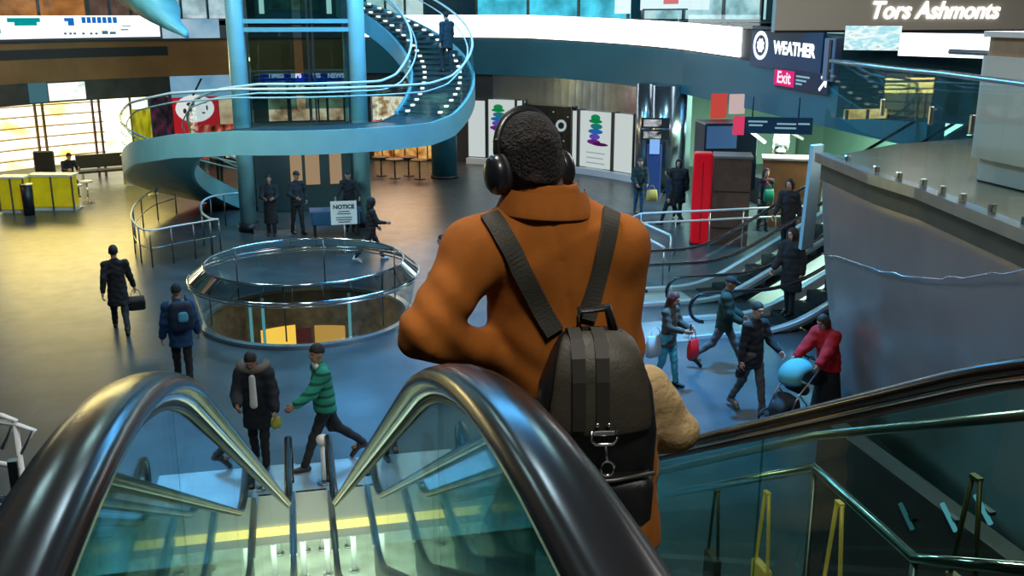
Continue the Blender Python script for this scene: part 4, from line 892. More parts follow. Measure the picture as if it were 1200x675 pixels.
# ------------------------------------------------------------------ glass-fronted counters, table and chairs by the yellow shop
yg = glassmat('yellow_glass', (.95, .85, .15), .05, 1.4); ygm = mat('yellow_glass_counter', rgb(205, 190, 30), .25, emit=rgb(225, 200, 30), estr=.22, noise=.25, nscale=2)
def counter_y(px0, px1, py, label):
    a = atz(px0, py, 0); b = atz(px1, py, 0); d = b-a; t = thing('counter', label, 'counter', (a+b)/2, math.atan2(d.y, d.x)); L = d.length
    MB().box((0, .2, .62), (L, .4, 1.0), bev=.02).build('body', ygm, t); MB().box((0, .2, 1.15), (L+.1, .55, .06)).build('top', M['white'], t); MB().box((0, .22, .06), (L, .36, .12)).build('kick', M['white'], t)
    for x in (-L/2, 0, L/2): MB().box((x, -.02, .6), (.05, .04, 1.1)).build('post', M['steel'], t)
counter_y(2, 32, 250, 'yellow glass-fronted counter at the left edge'); counter_y(40, 88, 247, 'yellow-green counter that the seated person leans on')
q = atz(35, 252, 0); t = thing('bin', 'slim dark bin between the two yellow counters', 'bin', q); MB().cyl((0, 0, 0), (0, 0, .95), .16, 14, r2=.18).build('body', M['black'], t); MB().cyl((0, 0, .95), (0, 0, 1.0), .19, 14).build('lid', M['steel'], t)
counter_y(147, 166, 218, 'small yellow counter right of the dark bench')
q = atz(124, 213, 0); t = thing('bench', 'dark bench with white table in front of the yellow shop', 'bench', q); t.rotation_euler = (0, 0, R(20)); MB().box((0, 0, .45), (1.9, .5, .1), bev=.02).build('seat', M['black'], t); MB().box((0, .2, .8), (1.9, .08, .5), bev=.02).build('backrest', M['black'], t)
for x in (-.8, .8): MB().box((x, 0, .2), (.06, .4, .4)).build('leg', M['steel'], t)
def stool(px, py, label):
    q = atz(px, py, 0); t = thing('stool', label, 'stool', q); MB().cyl((0, 0, .70), (0, 0, .76), .19, 16).build('seat', M['white'], t); MB().cyl((0, 0, .03), (0, 0, .7), .03, 8).build('leg', M['chrome'], t); MB().cyl((0, 0, 0), (0, 0, .03), .2, 16).build('base', M['chrome'], t)
stool(92, 243, 'white-topped stool beside the seated person'); stool(104, 238, 'white-topped stool farther right of the seated person'); stool(180, 228, 'white-topped stool by the small yellow counter')
q = atz(56, 222, 0); t = thing('chair', 'black high-backed chair behind the yellow-green counter', 'chair', q); MB().box((0, 0, .95), (.7, .12, .9), bev=.04).build('backrest', M['black'], t); MB().box((0, -.2, .55), (.7, .5, .12), bev=.03).build('seat', M['black'], t)
for x in (-.3, .3):
    for y in (-.4, 0): MB().box((x, y, .25), (.05, .05, .5)).build('leg', M['steel'], t)
# little tables before the restaurant
for i, (px, py) in enumerate(((447, 206), (463, 209), (479, 206), (492, 210))):
    q = atz(px, py, 0); t = thing('cafe_table', ('small dark round table nearest the tower column', 'small dark round table, second from the tower column', 'small dark round table, third from the tower column', 'small dark round table nearest the teal pillar')[i], 'table', q, 0, 'cafe tables before the red restaurant')
    MB().cyl((0, 0, .72), (0, 0, .76), .34, 18).build('tabletop', mat('table_brown', (.08, .04, .02), .3) if i == 0 else bpy.data.materials['table_brown'], t); MB().cyl((0, 0, 0), (0, 0, .72), .03, 8).build('leg', M['black'], t); MB().cyl((0, 0, 0), (0, 0, .03), .22, 16).build('base', M['black'], t)
# notice stand and desk at the tower
q = atz(405, 297, 0); t = thing('notice_stand', 'white notice board on a stand behind the oculus ring', 'sign', q); t.rotation_euler = (0, 0, 0)
MB().box((0, 0, 1.1), (.68, .04, .62)).build('board', mat('notice_white', rgb(205, 225, 228), .4, emit=rgb(205, 225, 228), estr=.15), t)
text('NOTICE', .15, mat('notice_ink', (.02, .05, .08), .5), t, Matrix.Translation((0, -.025, 1.26)) @ Matrix.Rotation(R(90), 4, 'X'), offset=.006)
mb = MB()
for z, w in ((1.14, .3), (1.08, .36), (.98, .42), (.92, .4), (.86, .3)): mb.box((0, -.024, z), (w, .008, .02))
mb.build('small_print', bpy.data.materials['notice_ink'], t); MB().cyl((0, .03, .03), (0, .03, .8), .02, 8).build('pole', M['steel'], t); MB().box((0, 0, .015), (.5, .35, .03)).build('base', M['steel'], t)
q = atz(395, 279, 0); t = thing('desk', 'low blue desk at the foot of the lift tower', 'desk', q+Vector((0, .3, 0))); MB().box((0, 0, .55), (1.35, .5, .36), bev=.02).build('front_panel', mat('desk_blue', rgb(42, 88, 128), .35), t); MB().box((0, .03, .76), (1.45, .6, .05)).build('top', mat('desk_top', rgb(70, 110, 150), .3), t)
for x in (-.6, .6): MB().box((x, 0, .2), (.08, .4, .4)).build('leg', M['black'], t)
# guard rails by the far escalators
g = thing('guard_rail', 'straight two-bar guard rail beyond the far escalators', 'railing', (0, 0, 0)); a, b = atY(752, 243, 24), atY(948, 243, 24); g.location = (a.x, 24, 0); L = b.x-a.x
for z, nm in ((1.17, 'top_rail'), (.92, 'mid_rail')): MB().cyl((0, 0, z), (L, 0, z), .03, 8).build(nm, M['whitemetal'], g)
for k in range(6): MB().cyl((L*k/5, 0, 0), (L*k/5, 0, 1.17), .02, 8).build('post', M['steel'], g)
g = thing('guard_rail', 'short sloping rail at the left end of the far guard rail', 'railing', (a.x, 24, 0)); e = atz(738, 256, .9)-Vector((a.x, 24, 0))
MB().tube([(0, 0, 1.17), e], .03).build('top_rail', M['whitemetal'], g); MB().tube([(0, 0, .92), e-Vector((0, 0, .25))], .025).build('mid_rail', M['whitemetal'], g); MB().cyl((e.x, e.y, 0), (e.x, e.y, .92), .02).build('post', M['steel'], g)
for (p0, p1, lab) in (((748, 259), (786, 276), 'upper of two slanting white floor rails by the man\'s shoulder'), ((752, 276), (778, 290), 'lower of two slanting white floor rails by the man\'s shoulder')):
    a = atz(*p0, .9); b = atz(*p1, .9); g = thing('floor_rail', lab, 'railing', (a.x, a.y, 0)); MB().tube([(0, 0, .9), b-Vector((a.x, a.y, 0))], .035).build('top_rail', M['whitemetal'], g)
    for q in (Vector((0, 0, .9)), b-Vector((a.x, a.y, 0))): MB().cyl((q.x, q.y, 0), (q.x, q.y, .9), .02).build('post', M['steel'], g)
# stair rails and brass uprights to the right of the near escalators
st = thing('stair_rail', 'steel stair handrail seen through the glass of the right escalator', 'railing', (2.4, 4, 0))
o3 = Vector((2.4, 4, 0))
lowp = [atX(700, 594, 2.4), atX(955, 548, 2.4)]; knee = atX(1072, 655, 2.4); endp = atX(1215, 668, 2.4)
MB().tube([p-o3 for p in (lowp[0], lowp[1], knee, endp)], .024, 10).build('lower_rail', M['chrome'], st)
upp = [atX(760, 556, 2.4), atX(955, 511, 2.4), atX(1215, 485, 2.4)]; MB().tube([p-o3 for p in upp], .022, 10).build('upper_rail', M['steel'], st)
for p in (lowp[1], knee): q = p-o3; MB().cyl((q.x, q.y, 0), (q.x, q.y, q.z), .016).build('post', M['dsteel'], st)
brass = mat('lit_brass', rgb(205, 165, 80), .35, .6, emit=rgb(225, 180, 80), estr=.30); brassd = mat('dim_brass', rgb(90, 80, 50), .4, .6)  # lamplight put into the brass as glow; second copy is dimmer
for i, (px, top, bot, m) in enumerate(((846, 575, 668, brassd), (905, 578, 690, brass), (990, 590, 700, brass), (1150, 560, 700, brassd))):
    a = atX(px-6, top, 2.9); b = atX(px-4, bot, 2.9); zb = max(b.z, .4); yb = b.y; t = thing('brass_frame', ('dim tapering brass frame nearest the beige jacket', 'bright tapering brass frame seen through the escalator glass', 'tapering brass frame right of the bright one, by the rail\'s bend', 'dim brass frame at the lower right')[i], 'column', (2.9, a.y, 0))
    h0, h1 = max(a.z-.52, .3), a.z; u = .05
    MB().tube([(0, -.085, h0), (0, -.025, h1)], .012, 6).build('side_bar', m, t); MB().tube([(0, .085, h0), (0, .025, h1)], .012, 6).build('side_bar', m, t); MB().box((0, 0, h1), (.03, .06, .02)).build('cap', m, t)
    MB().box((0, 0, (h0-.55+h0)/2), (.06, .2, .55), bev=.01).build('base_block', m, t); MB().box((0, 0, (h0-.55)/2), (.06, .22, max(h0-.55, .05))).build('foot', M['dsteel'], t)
WX = 5.0; ye_ = atX(955, 548, WX).y; zt1 = min(atX(955, 486, WX).z, atX(1200, 440, WX).z, 3.75); print('stair wall', ye_, zt1)
mb = MB(); mb.box((WX+.1, (ye_-3)/2, zt1/2), (.2, ye_+3, zt1)); struct('wall_stair', mb, mat('plum_stair_wall', (.060, .040, .048), .35, noise=.2, nscale=2), label='dark plum stair wall seen through the right escalator glass')
# small tube lights under the stair on the right
for i, (px, py) in enumerate(((1062, 605), (1112, 606), (1152, 597))):
    q = atX(px, py, WX-.05); t = thing('tube_light', ('leftmost small blue-white tube light at the lower right', 'middle small blue-white tube light at the lower right', 'rightmost small blue-white tube light at the lower right')[i], 'light', q); MB().tube([(0, .10, .07), (0, -.10, -.07)], .02, 8).build('tube', emis('bluetube%d' % i, rgb(130, 200, 235), (.25, .8, .8)[i]), t); MB().box((.025, 0, 0), (.05, .16, .03)).build('bracket', M['dsteel'], t)
# white rails at the lower left edge
g = thing('stair_rail', 'white tubular stair rail at the lower left edge', 'railing', atD(20, 505, 6)); o0 = atD(20, 505, 6)
for pts in (((-30, 482), (2, 487), (18, 492), (2, 525)), ((-30, 490), (18, 497), (40, 504), (22, 535)), ((-30, 540), (0, 543), (25, 548))): MB().tube([atD(x, y, 6)-o0 for x, y in pts], .018, 8).build('rail', M['whitemetal'], g)
MB().box((-.05, 0, -o0.z/2-.1), (.06, .06, o0.z-.2)).build('post', M['dsteel'], g); e0 = atD(18, 497, 6)-o0; MB().cyl((e0.x, e0.y, e0.z), (e0.x, e0.y, -o0.z), .018, 8).build('post', M['whitemetal'], g)
# ------------------------------------------------------------------ people
SKIN = {'a': mat('skin_light', (.52, .30, .21), .5), 'b': mat('skin_tan', (.36, .19, .12), .5), 'c': mat('skin_brown', (.17, .085, .052), .5)}
EYE = mat('eye_dark', (.02, .015, .012), .3); LIP = mat('lip', (.30, .10, .08), .5)
HAIRB = mat('black_hair', (.012, .010, .010), .6, bump=.5, bscale=120); HAIRR = mat('auburn_hair', (.085, .018, .015), .55, bump=.4, bscale=90); HAIRBR = mat('brown_hair', (.05, .028, .018), .6, bump=.4, bscale=90)
def cloth(name, c, bump=.25, bs=40, rough=.85): return mat(name, c, rough, 0, noise=.18, nscale=10, bump=bump, bscale=bs)
BLACKC = cloth('black_cloth', (.012, .013, .016)); NAVY = cloth('navy_cloth', (.012, .022, .045)); GREYT = cloth('grey_trousers', (.10, .10, .10)); DARKT = cloth('dark_trousers', (.014, .014, .017)); OLIVE = cloth('olive_cloth', (.05, .052, .042)); DGREEN = cloth('dark_green_cloth', (.012, .03, .022))
SHOE = mat('black_shoe', (.015, .015, .016), .35)
def npm(Mx): return np.array(Mx.to_3x3(), np.float32)
_hand = None
def hand_mesh():
    global _hand
    if _hand is None:
        pr = [cap((0, 0, 0), (0, 0, -.035), .024, .028, .8), cap((0, -.018, -.045), (0, .022, -.045), .022, .022), cap((0, -.02, -.078), (0, .026, -.08), .016, .017)]
        for y, L in ((.030, .068), (.010, .076), (-.010, .070), (-.029, .054)):
            a = Vector((0, y, -.085)); b = a+Vector((-.006, y*.12, -L*.45)); c = b+Vector((-.022, 0, -L*.38)); d = c+Vector((-.020, 0, -L*.12))
            pr += [cap(a, b, .0098, .0092), cap(b, c, .0092, .0085), cap(c, d, .0085, .0075)]
        pr += [cap((-.004, .018, -.035), (-.014, .048, -.062), .014, .0115), cap((-.014, .048, -.062), (-.026, .056, -.092), .0112, .009)]
        _hand = nets(pr, .0065, .006)
    return _hand
def person(label, loc, face=0., L=(18, 8), Rr=(-14, 12), LA=(-15, 8, 20, 0), RA=(15, 8, 20, 0), lean=2., hy=0., hp=0., h=1.75, top='jacket', tm=None, hem=.80, puff=0., bm=None, hair='short', hm=None, skin='a', shoe=None, vox=.018, group=None, sit=None, zoff=0., collar=None, legs='trousers', rigid=False):
    tm = tm or BLACKC; bm = bm or DARKT; hm = hm or HAIRB; shoe = shoe or SHOE
    s = h/1.75; root = thing('person', label, 'person', (loc[0], loc[1], loc[2]+zoff), R(face), group)
    d = lambda a: Vector((0, math.sin(R(a)), -math.cos(R(a))))
    def leg(sd, q, pel):
        hj = pel+Vector((sd*.088, 0, -.03)); kn = hj+d(q[0])*.42; an = kn+d(q[0]-q[1])*.42; return hj, kn, an
    pel0 = Vector((0, 0, 0)); zs = [min(leg(1, q, pel0)[2].z, 9) for q in (L, Rr)]
    pel = Vector((0, 0, .085-min(zs))) if sit is None else Vector((0, 0, sit))
    ll, rl = leg(-1, L, pel), leg(1, Rr, pel); u = -d(-lean) if False else Vector((0, math.sin(R(lean)), math.cos(R(lean))))
    ch = pel+u*.30; nb = pel+u*.51; sh = [pel+u*.455+Vector((sd*.175, 0, 0)) for sd in (-1, 1)]
    nt = nb+Vector((0, math.sin(R(lean+6))*.07, math.cos(R(lean+6))*.07)); RH = (Matrix.Rotation(R(hy), 3, 'Z') @ Matrix.Rotation(R(-hp-lean*.3), 3, 'X')); hc = nt+RH @ Vector((0, .018, .115)); rm = npm(RH)
    def H(x, y, z): return hc+RH @ Vector((x, y, z))
    def arm(sd, q, S):
        up = Vector((sd*math.sin(R(q[1])), math.sin(R(q[0]))*math.cos(R(q[1])), -math.cos(R(q[0]))*math.cos(R(q[1]))))
        el = S+up*.275; a2 = q[0]+q[2]; fo = Vector((sd*math.sin(R(q[1]-q[3])), math.sin(R(a2))*math.cos(R(q[1]-q[3])), -math.cos(R(a2))*math.cos(R(q[1]-q[3])))); fo.normalize(); return S, el, el+fo*.245, fo
    la, ra = arm(-1, LA, sh[0]), arm(1, RA, sh[1])
    sc = lambda p: tuple(Vector(p)*s)
    def CAP(a, b, r0, r1=None, fl=None): return cap(sc(a), sc(b), r0*s, (r0 if r1 is None else r1)*s, fl)
    def ELL(c, r, rot=None): return ell(sc(c), tuple(x*s for x in r), rot)
    P = [CAP(pel+Vector((-.05, 0, 0)), pel+Vector((.05, 0, 0)), .105), CAP(pel+u*.05, ch, .115, .135, .72), CAP(ch, pel+u*.43, .135, .10, .72), CAP(sh[0], sh[1], .055), CAP(nb-u*.03, nt+Vector((0, .01, .03)), .055, .05)]
    for q in (ll, rl): P += [CAP(q[0], q[1], .075, .052), CAP(q[1], q[2], .052, .036), CAP(q[2]+Vector((0, -.03, -.045)), q[2]+Vector((0, .13, -.055)), .034, .03)]
    for q in (la, ra): P += [CAP(q[0], q[1], .046, .037), CAP(q[1], q[2], .037, .026)]
    P += [ELL(H(0, -.008, .022), (.075, .094, .098), rm), ELL(H(0, .026, -.05), (.056, .066, .07), rm), CAP(H(0, .088, .012), H(0, .106, -.022), .010, .014), ELL(H(-.077, -.005, -.012), (.012, .022, .032), rm), ELL(H(.077, -.005, -.012), (.012, .022, .032), rm), CAP(H(-.03, .082, .03), H(.03, .082, .03), .012)]
    hv, hf = hand_mesh(); ex = []
    for sd, q in ((-1, la), (1, ra)):
        v = hv.copy()*s; f = hf
        if sd < 0: v[:, 0] *= -1; f = hf[:, ::-1]
        rq = Vector((0, 0, -1)).rotation_difference(q[3]).to_matrix(); v = v@np.array(rq.transposed())+np.array(q[2]*s); ex.append((v, f))
    e1, e2, mo = [np.array(H(*q)*s) for q in ((-.03, .086, .012), (.03, .086, .012), (0, .088, -.062))]
    def mf(c):
        o = np.zeros(len(c)); o[(np.linalg.norm(c-e1, axis=1) < .0125*s) | (np.linalg.norm(c-e2, axis=1) < .0125*s)] = 1; o[np.linalg.norm((c-mo)/np.array((2.2, 2, 1)), axis=1) < .0105*s] = 2; return o
    soft('body', P, [SKIN[skin], EYE, LIP], vox*.8, .025*s, root, extra=ex, matfn=mf, sm=1)
    # clothes
    g = .022+puff
    T = [CAP(pel+u*.03, ch, .128+g, .138+g, .74), CAP(ch, pel+u*.43, .138+g, .105+g, .74), CAP(sh[0], sh[1], .056+g*.8), CAP(nb-u*.04, nb+u*.015, .075, .068)]
    if hem < pel.z: T.append(CAP(pel+u*.1, Vector((0, pel.y-.01+(0 if hem > .6 else -.02), hem+.02)), .14+g, .152+g+(.03 if hem < .6 else 0), .78))
    for q in (la, ra): T += [CAP(q[0], q[1], .05+g, .044+g*.9), CAP(q[1], q[2]-q[3]*.02, .044+g*.9, .034+g*.7)]
    def wr(p): return .004*np.sin(p[:, 2]*55+np.sin(p[:, 0]*18)*2)+.003*np.sin(p[:, 0]*40+p[:, 2]*23) if not puff else .0035*np.sin(p[:, 2]*48+np.sin(p[:, 0]*9))+.003*np.sin(p[:, 0]*33+p[:, 2]*17)
    top_o = soft('jacket' if hem > .6 else 'coat', T, tm, vox, .03*s, root, disp=wr, clip=[((0, 0, hem*s), (0, 0, -1))] if sit is None else None, sm=1)
    if legs == 'trousers':
        B = [CAP(pel+Vector((-.05, 0, .02)), pel+Vector((.05, 0, .02)), .122)]
        for q in (ll, rl): B += [CAP(q[0], q[1], .092, .066), CAP(q[1], q[2]+Vector((0, 0, .01)), .066, .052)]
        soft('trousers', B, bm, vox, .03*s, root, disp=wr)
    for q, bend in ((ll, L[0]-L[1]), (rl, Rr[0]-Rr[1])):
        tip = min(0, bend)*-.0022
        mb = MB(); soft('shoe', [CAP(q[2]+Vector((0, -.045, -.045)), q[2]+Vector((0, .05, -.05)), .040, .042), CAP(q[2]+Vector((0, .05, -.05)), q[2]+Vector((0, .15, -.058-tip)), .042, .034), CAP(q[2]+Vector((0, -.02, -.03)), q[2]+Vector((0, -.01, .02)), .042, .042)], shoe, vox*.8, .02*s, root, sm=1)
    # hair and headgear
    hp0 = H(0, .088, .052); n0 = RH @ Vector((0, .61, -.79))
    if hair in ('short', 'long', 'bob', 'bun'):
        hh = [ELL(H(0, -.012, .028), (.084, .102, .104), rm)]
        if hair in ('long', 'bob'):
            z = -.22 if hair == 'long' else -.10
            hh2 = hh+[CAP(H(-.05, -.055, .0), H(-.055, -.06, z), .05, .035), CAP(H(.05, -.055, .0), H(.055, -.06, z), .05, .035), CAP(H(0, -.07, 0), H(0, -.085, z), .06, .045), CAP(H(-.072, .01, .02), H(-.075, .02, z*.8), .022, .02), CAP(H(.072, .01, .02), H(.075, .02, z*.8), .022, .02)]
            soft('hair', hh2, hm, vox*.75, .02*s, root, subs=[ELL(H(0, .075, -.035), (.062, .07, .085), rm)])
        else: soft('hair', hh+([ELL(H(0, -.1, .07), (.045, .045, .045))] if hair == 'bun' else []), hm, vox*.75, .015*s, root, clip=[(tuple(hp0*s), tuple(n0))])
    elif hair == 'beanie': soft('beanie', [ELL(H(0, -.008, .035), (.088, .106, .108), rm)], hm, vox*.75, .015*s, root, clip=[(tuple(H(0, 0, .02)*s), tuple(RH @ Vector((0, .25, -.97))))])
    elif hair == 'cap': soft('cap', [ELL(H(0, -.005, .04), (.088, .105, .09), rm), CAP(H(-.03, .09, .045), H(-.03, .15, .035), .016), CAP(H(.03, .09, .045), H(.03, .15, .035), .016), CAP(H(0, .09, .045), H(0, .155, .036), .018)], hm, vox*.7, .02*s, root, clip=[(tuple(H(0, 0, .022)*s), tuple(RH @ Vector((0, 0, -1))))])
    elif hair == 'hood': soft('hood', [ELL(H(0, -.02, .01), (.105, .12, .13), rm), CAP(H(0, -.06, -.12), H(0, -.05, -.05), .10, .09)], hm, vox*.8, .03*s, root, subs=[ELL(H(0, .095, -.02), (.066, .07, .085), rm)])
    Rz = Matrix.Rotation(R(face), 3, 'Z'); O = Vector((loc[0], loc[1], loc[2]+zoff)); Wd = lambda p: O+Rz @ (Vector(p)*s)
    return dict(root=root, lh=Wd(la[2]+la[3]*.08), rh=Wd(ra[2]+ra[3]*.08), hc=Wd(hc), nb=Wd(nb), pel=Wd(pel), ch=Wd(ch), s=s, W=Wd, L=dict(nb=nb*s, ch=ch*s, pel=pel*s, hc=hc*s, nt=nt*s, H=lambda x, y, z: H(x, y, z)*s), Rz=Rz)
def bag(name, label, cat, p, size, m, rz=0., handle=True, m2=None, round_=.02, group=None):
    """a bag hanging from a grip point p"""
    t = thing(name, label, cat, p, R(rz), group); w, dpt, hh = size
    mb = MB(); n = 8; rings = []
    for k, (zz, ww, dd) in enumerate(((-.14-hh, .8, .55), (-.14-hh+.02, .98, .95), (-.14-hh*.5, 1.03, 1.05), (-.15, .92, .6), (-.14, .86, .35))):
        rings.append([(x*ww, y*dd, zz) for x, y in rrect(w/2, dpt/2, min(w, dpt)*.3, 3)])
    nn = len(rings[0]); v = [q for r in rings for q in r]; f = [tuple(range(nn-1, -1, -1)), tuple(range(4*nn, 5*nn))]+[(k*nn+i, k*nn+(i+1) % nn, (k+1)*nn+(i+1) % nn, (k+1)*nn+i) for k in range(4) for i in range(nn)]
    mb.add(v, f, 0, True); mb.build('body', m, t)
    if handle: MB().tube([(w*.28*math.cos(math.pi*k/8), 0, -.15+.15*math.sin(math.pi*k/8)) for k in range(9)], .008, 6).build('handle', m2 or m, t)
    return t
def gl(px, py): return atz(px, py, 0)

# left: man in a long black coat
q = person('man in a long black coat walking away across the left of the hall', gl(143, 389), 12, L=(26, 4), Rr=(-20, 22), LA=(-24, 10, 14, 0), RA=(10, 14, 8, 0), h=1.83, hem=.55, bm=DARKT, lean=3, vox=.016)
bag('handbag', 'black bag in the right hand of the man in the long black coat', 'bag', q['rh'], (.34, .14, .30), mat('black_leather', (.012, .012, .014), .35), 12)
# blue jacket with backpack
q = person('person in a blue jacket seen from behind at the left escalator arch', gl(217, 452), 8, L=(12, 6), Rr=(-10, 8), LA=(-5, 12, 12, 0), RA=(5, 12, 12, 0), h=1.78, tm=cloth('blue_jacket', (.008, .05, .14)), puff=.02, hem=.72, hair='beanie', hm=cloth('dark_beanie', (.02, .025, .03)), vox=.014)
soft('collar', [cap(q['L']['nb']+Vector((-.09, -.02, .01)), q['L']['nb']+Vector((.09, -.02, .01)), .055, .055), cap(q['L']['nb']+Vector((-.12, -.05, -.02)), q['L']['nb']+Vector((.12, -.05, -.02)), .04, .04)], cloth('grey_fleece', (.16, .21, .24)), .014, .02, q['root'])
t = thing('backpack', 'dark backpack with a light blue patch worn by the person in the blue jacket', 'backpack', q['ch']+q['Rz'] @ Vector((.03, -.24, -.15)), R(8))
soft('body', [cap((-.09, 0, .05), (.09, 0, .05), .12, .12, .7), cap((-.08, 0, .34), (.08, 0, .34), .11, .11, .7), cap((-.09, 0, .2), (.09, 0, .2), .13, .13, .7)], mat('pack_navy', (.006, .02, .05), .6), .014, .05, t)
soft('patch', [cap((-.0, -.095, .16), (.06, -.095, .16), .055, .055, .5), cap((-.0, -.09, .24), (.06, -.09, .24), .05, .05, .5)], mat('patch_blue', (.08, .36, .55), .5), .012, .03, t)
for x in (-.1, .1): MB().tube([(x, .06, .42), (x, .16, .50), (x, .3, .40), (x, .32, .2)], .018, 6).build('strap', mat('strap_navy', (.01, .02, .04), .7) if x < 0 else bpy.data.materials['strap_navy'], t)
# parka man
pk = cloth('navy_parka', (.012, .016, .024)); q = person('man in a dark parka with a fur-edged hood looking down near the glass', gl(306, 548), 172, L=(8, 6), Rr=(-8, 10), LA=(8, 14, 22, 6), RA=(18, 10, 55, 20), h=1.78, tm=pk, hem=.62, puff=.025, hp=28, hy=-8, lean=6, vox=.014, skin='b')
fur = mat('fur_trim', (.17, .145, .12), .95, bump=.9, bscale=80); Lh = q['L']
fr = [Lh['nb']+Vector((.17*math.cos(a), -.045+.13*math.sin(a), .05+.03*math.sin(-a))) for a in [R(k) for k in range(-35, 216, 14)]]
soft('fur_hood', [cap(fr[i], fr[i+1], .05, .05) for i in range(len(fr)-1)], fur, .014, .03, q['root'], disp=lambda p: .006*np.sin(p[:, 0]*130)*np.sin(p[:, 1]*120)*np.sin(p[:, 2]*110))
soft('shirt_front', [cap(Lh['nb']+Vector((-.0, .135, -.07)), Lh['pel']+Vector((-.0, .19, .05)), .045, .055, .5)], mat('white_shirt', (.68, .72, .74), .7), .012, .02, q['root'])
bag('glove', 'yellow-green glove hanging by the dark parka man\'s hand', 'glove', q['lh']+Vector((0, 0, .12)), (.13, .10, .15), cloth('yellow_green', (.5, .52, .08)), 30, handle=False)
# green plaid jacket
gm = bpy.data.materials.new('green_plaid'); gm.use_nodes = True; nt_ = gm.node_tree; b_ = nt_.nodes['Principled BSDF']; b_.inputs['Roughness'].default_value = .85
tc = nt_.nodes.new('ShaderNodeTexCoord'); w1 = nt_.nodes.new('ShaderNodeTexWave'); w1.bands_direction = 'Z'; w1.inputs['Scale'].default_value = 2.6; w1.inputs['Distortion'].default_value = .6; w2 = nt_.nodes.new('ShaderNodeTexWave'); w2.bands_direction = 'X'; w2.inputs['Scale'].default_value = 2.2
ml = nt_.nodes.new('ShaderNodeMath'); ml.operation = 'MULTIPLY'; cr = nt_.nodes.new('ShaderNodeValToRGB'); cr.color_ramp.elements[0].color = (.006, .07, .05, 1); cr.color_ramp.elements[1].color = (.02, .30, .20, 1); cr.color_ramp.elements[0].position = .05; cr.color_ramp.elements[1].position = .45
for w in (w1, w2): nt_.links.new(tc.outputs['Object'], w.inputs['Vector'])
nt_.links.new(w1.outputs['Fac'], ml.inputs[0]); nt_.links.new(w2.outputs['Fac'], ml.inputs[1]); nt_.links.new(w1.outputs['Fac'], cr.inputs[0]); nt_.links.new(cr.outputs[0], b_.inputs['Base Color'])
q = person('man in a green striped jacket striding to the left at the escalator foot', gl(384, 545), 100, L=(24, 4), Rr=(-26, 24), LA=(38, 6, 22, 0), RA=(-25, 10, 15, 0), h=1.85, tm=gm, hem=.78, puff=.02, hair='beanie', hm=HAIRB, hy=20, lean=4, vox=.014, skin='b', shoe=mat('dark_sneaker', (.03, .03, .035), .5))
soft('scarf', [cap(q['L']['nb']+Vector((-.06, .05, .02)), q['L']['nb']+Vector((.06, .05, .02)), .045, .045)], mat('white_scarf', (.7, .72, .72), .7), .012, .02, q['root'])
bag('duffel_bag', 'dark bag trailing behind the man in the green striped jacket', 'bag', q['rh'], (.40, .18, .26), mat('dark_nylon', (.014, .015, .018), .6), 100)
# red-haired woman
q = person('woman with red hair in an olive jacket and turquoise jeans looking at her phone', gl(781, 452), -140, L=(10, 2), Rr=(-8, 10), LA=(20, 6, 62, 24), RA=(22, 6, 60, 24), h=1.68, tm=OLIVE, hem=.76, bm=cloth('turquoise_jeans', (.06, .36, .45)), hair='long', hm=HAIRR, hp=16, vox=.014)
bag('shopping_bag', 'bright red bag held in front of the red-haired woman', 'bag', q['lh']*.5+q['rh']*.5+Vector((.06, 0, .0)), (.22, .12, .34), mat('red_bag', (.72, .012, .02), .45), 30)
bag('tote_bag', 'pale grey tote bag at the red-haired woman\'s side', 'bag', q['pel']+Vector((-.26, -.06, .18)), (.36, .10, .38), mat('pale_tote', (.42, .50, .54), .7), 20)
t = thing('phone', 'phone in the hands of the red-haired woman', 'phone', q['lh']*.5+q['rh']*.5+Vector((0, 0, .05)), R(-140)); MB().box((0, 0, 0), (.07, .012, .14), bev=.004).build('body', M['black'], t); MB().box((0, -.007, 0), (.06, .002, .12)).build('screen', emis('phone_screen', (.6, .8, 1), .8), t)
# man with a black cap
q = person('man in a black cap and dark jacket striding behind the man in black', gl(846, 432), -118, L=(26, 4), Rr=(-28, 22), LA=(12, 8, 45, 18), RA=(12, 8, 45, 18), h=1.78, tm=DGREEN, puff=.02, hem=.74, bm=GREYT, hair='cap', hm=BLACKC, vox=.014, hp=10, skin='b')
# man in black jacket
q = person('man in a black jacket and grey trousers walking forward near the right handrail', gl(878, 481), -160, L=(14, 4), Rr=(-14, 16), LA=(22, 8, 40, 10), RA=(-4, 10, 10, 0), h=1.82, tm=BLACKC, hem=.72, bm=GREYT, hy=-12, vox=.013, skin='a', shoe=mat('grey_sneaker', (.10, .13, .13), .5))
bag('bag', 'small black bag in the hand of the man in the black jacket', 'bag', q['rh']+Vector((0, 0, .1)), (.16, .09, .16), bpy.data.materials['black_leather'], 20)
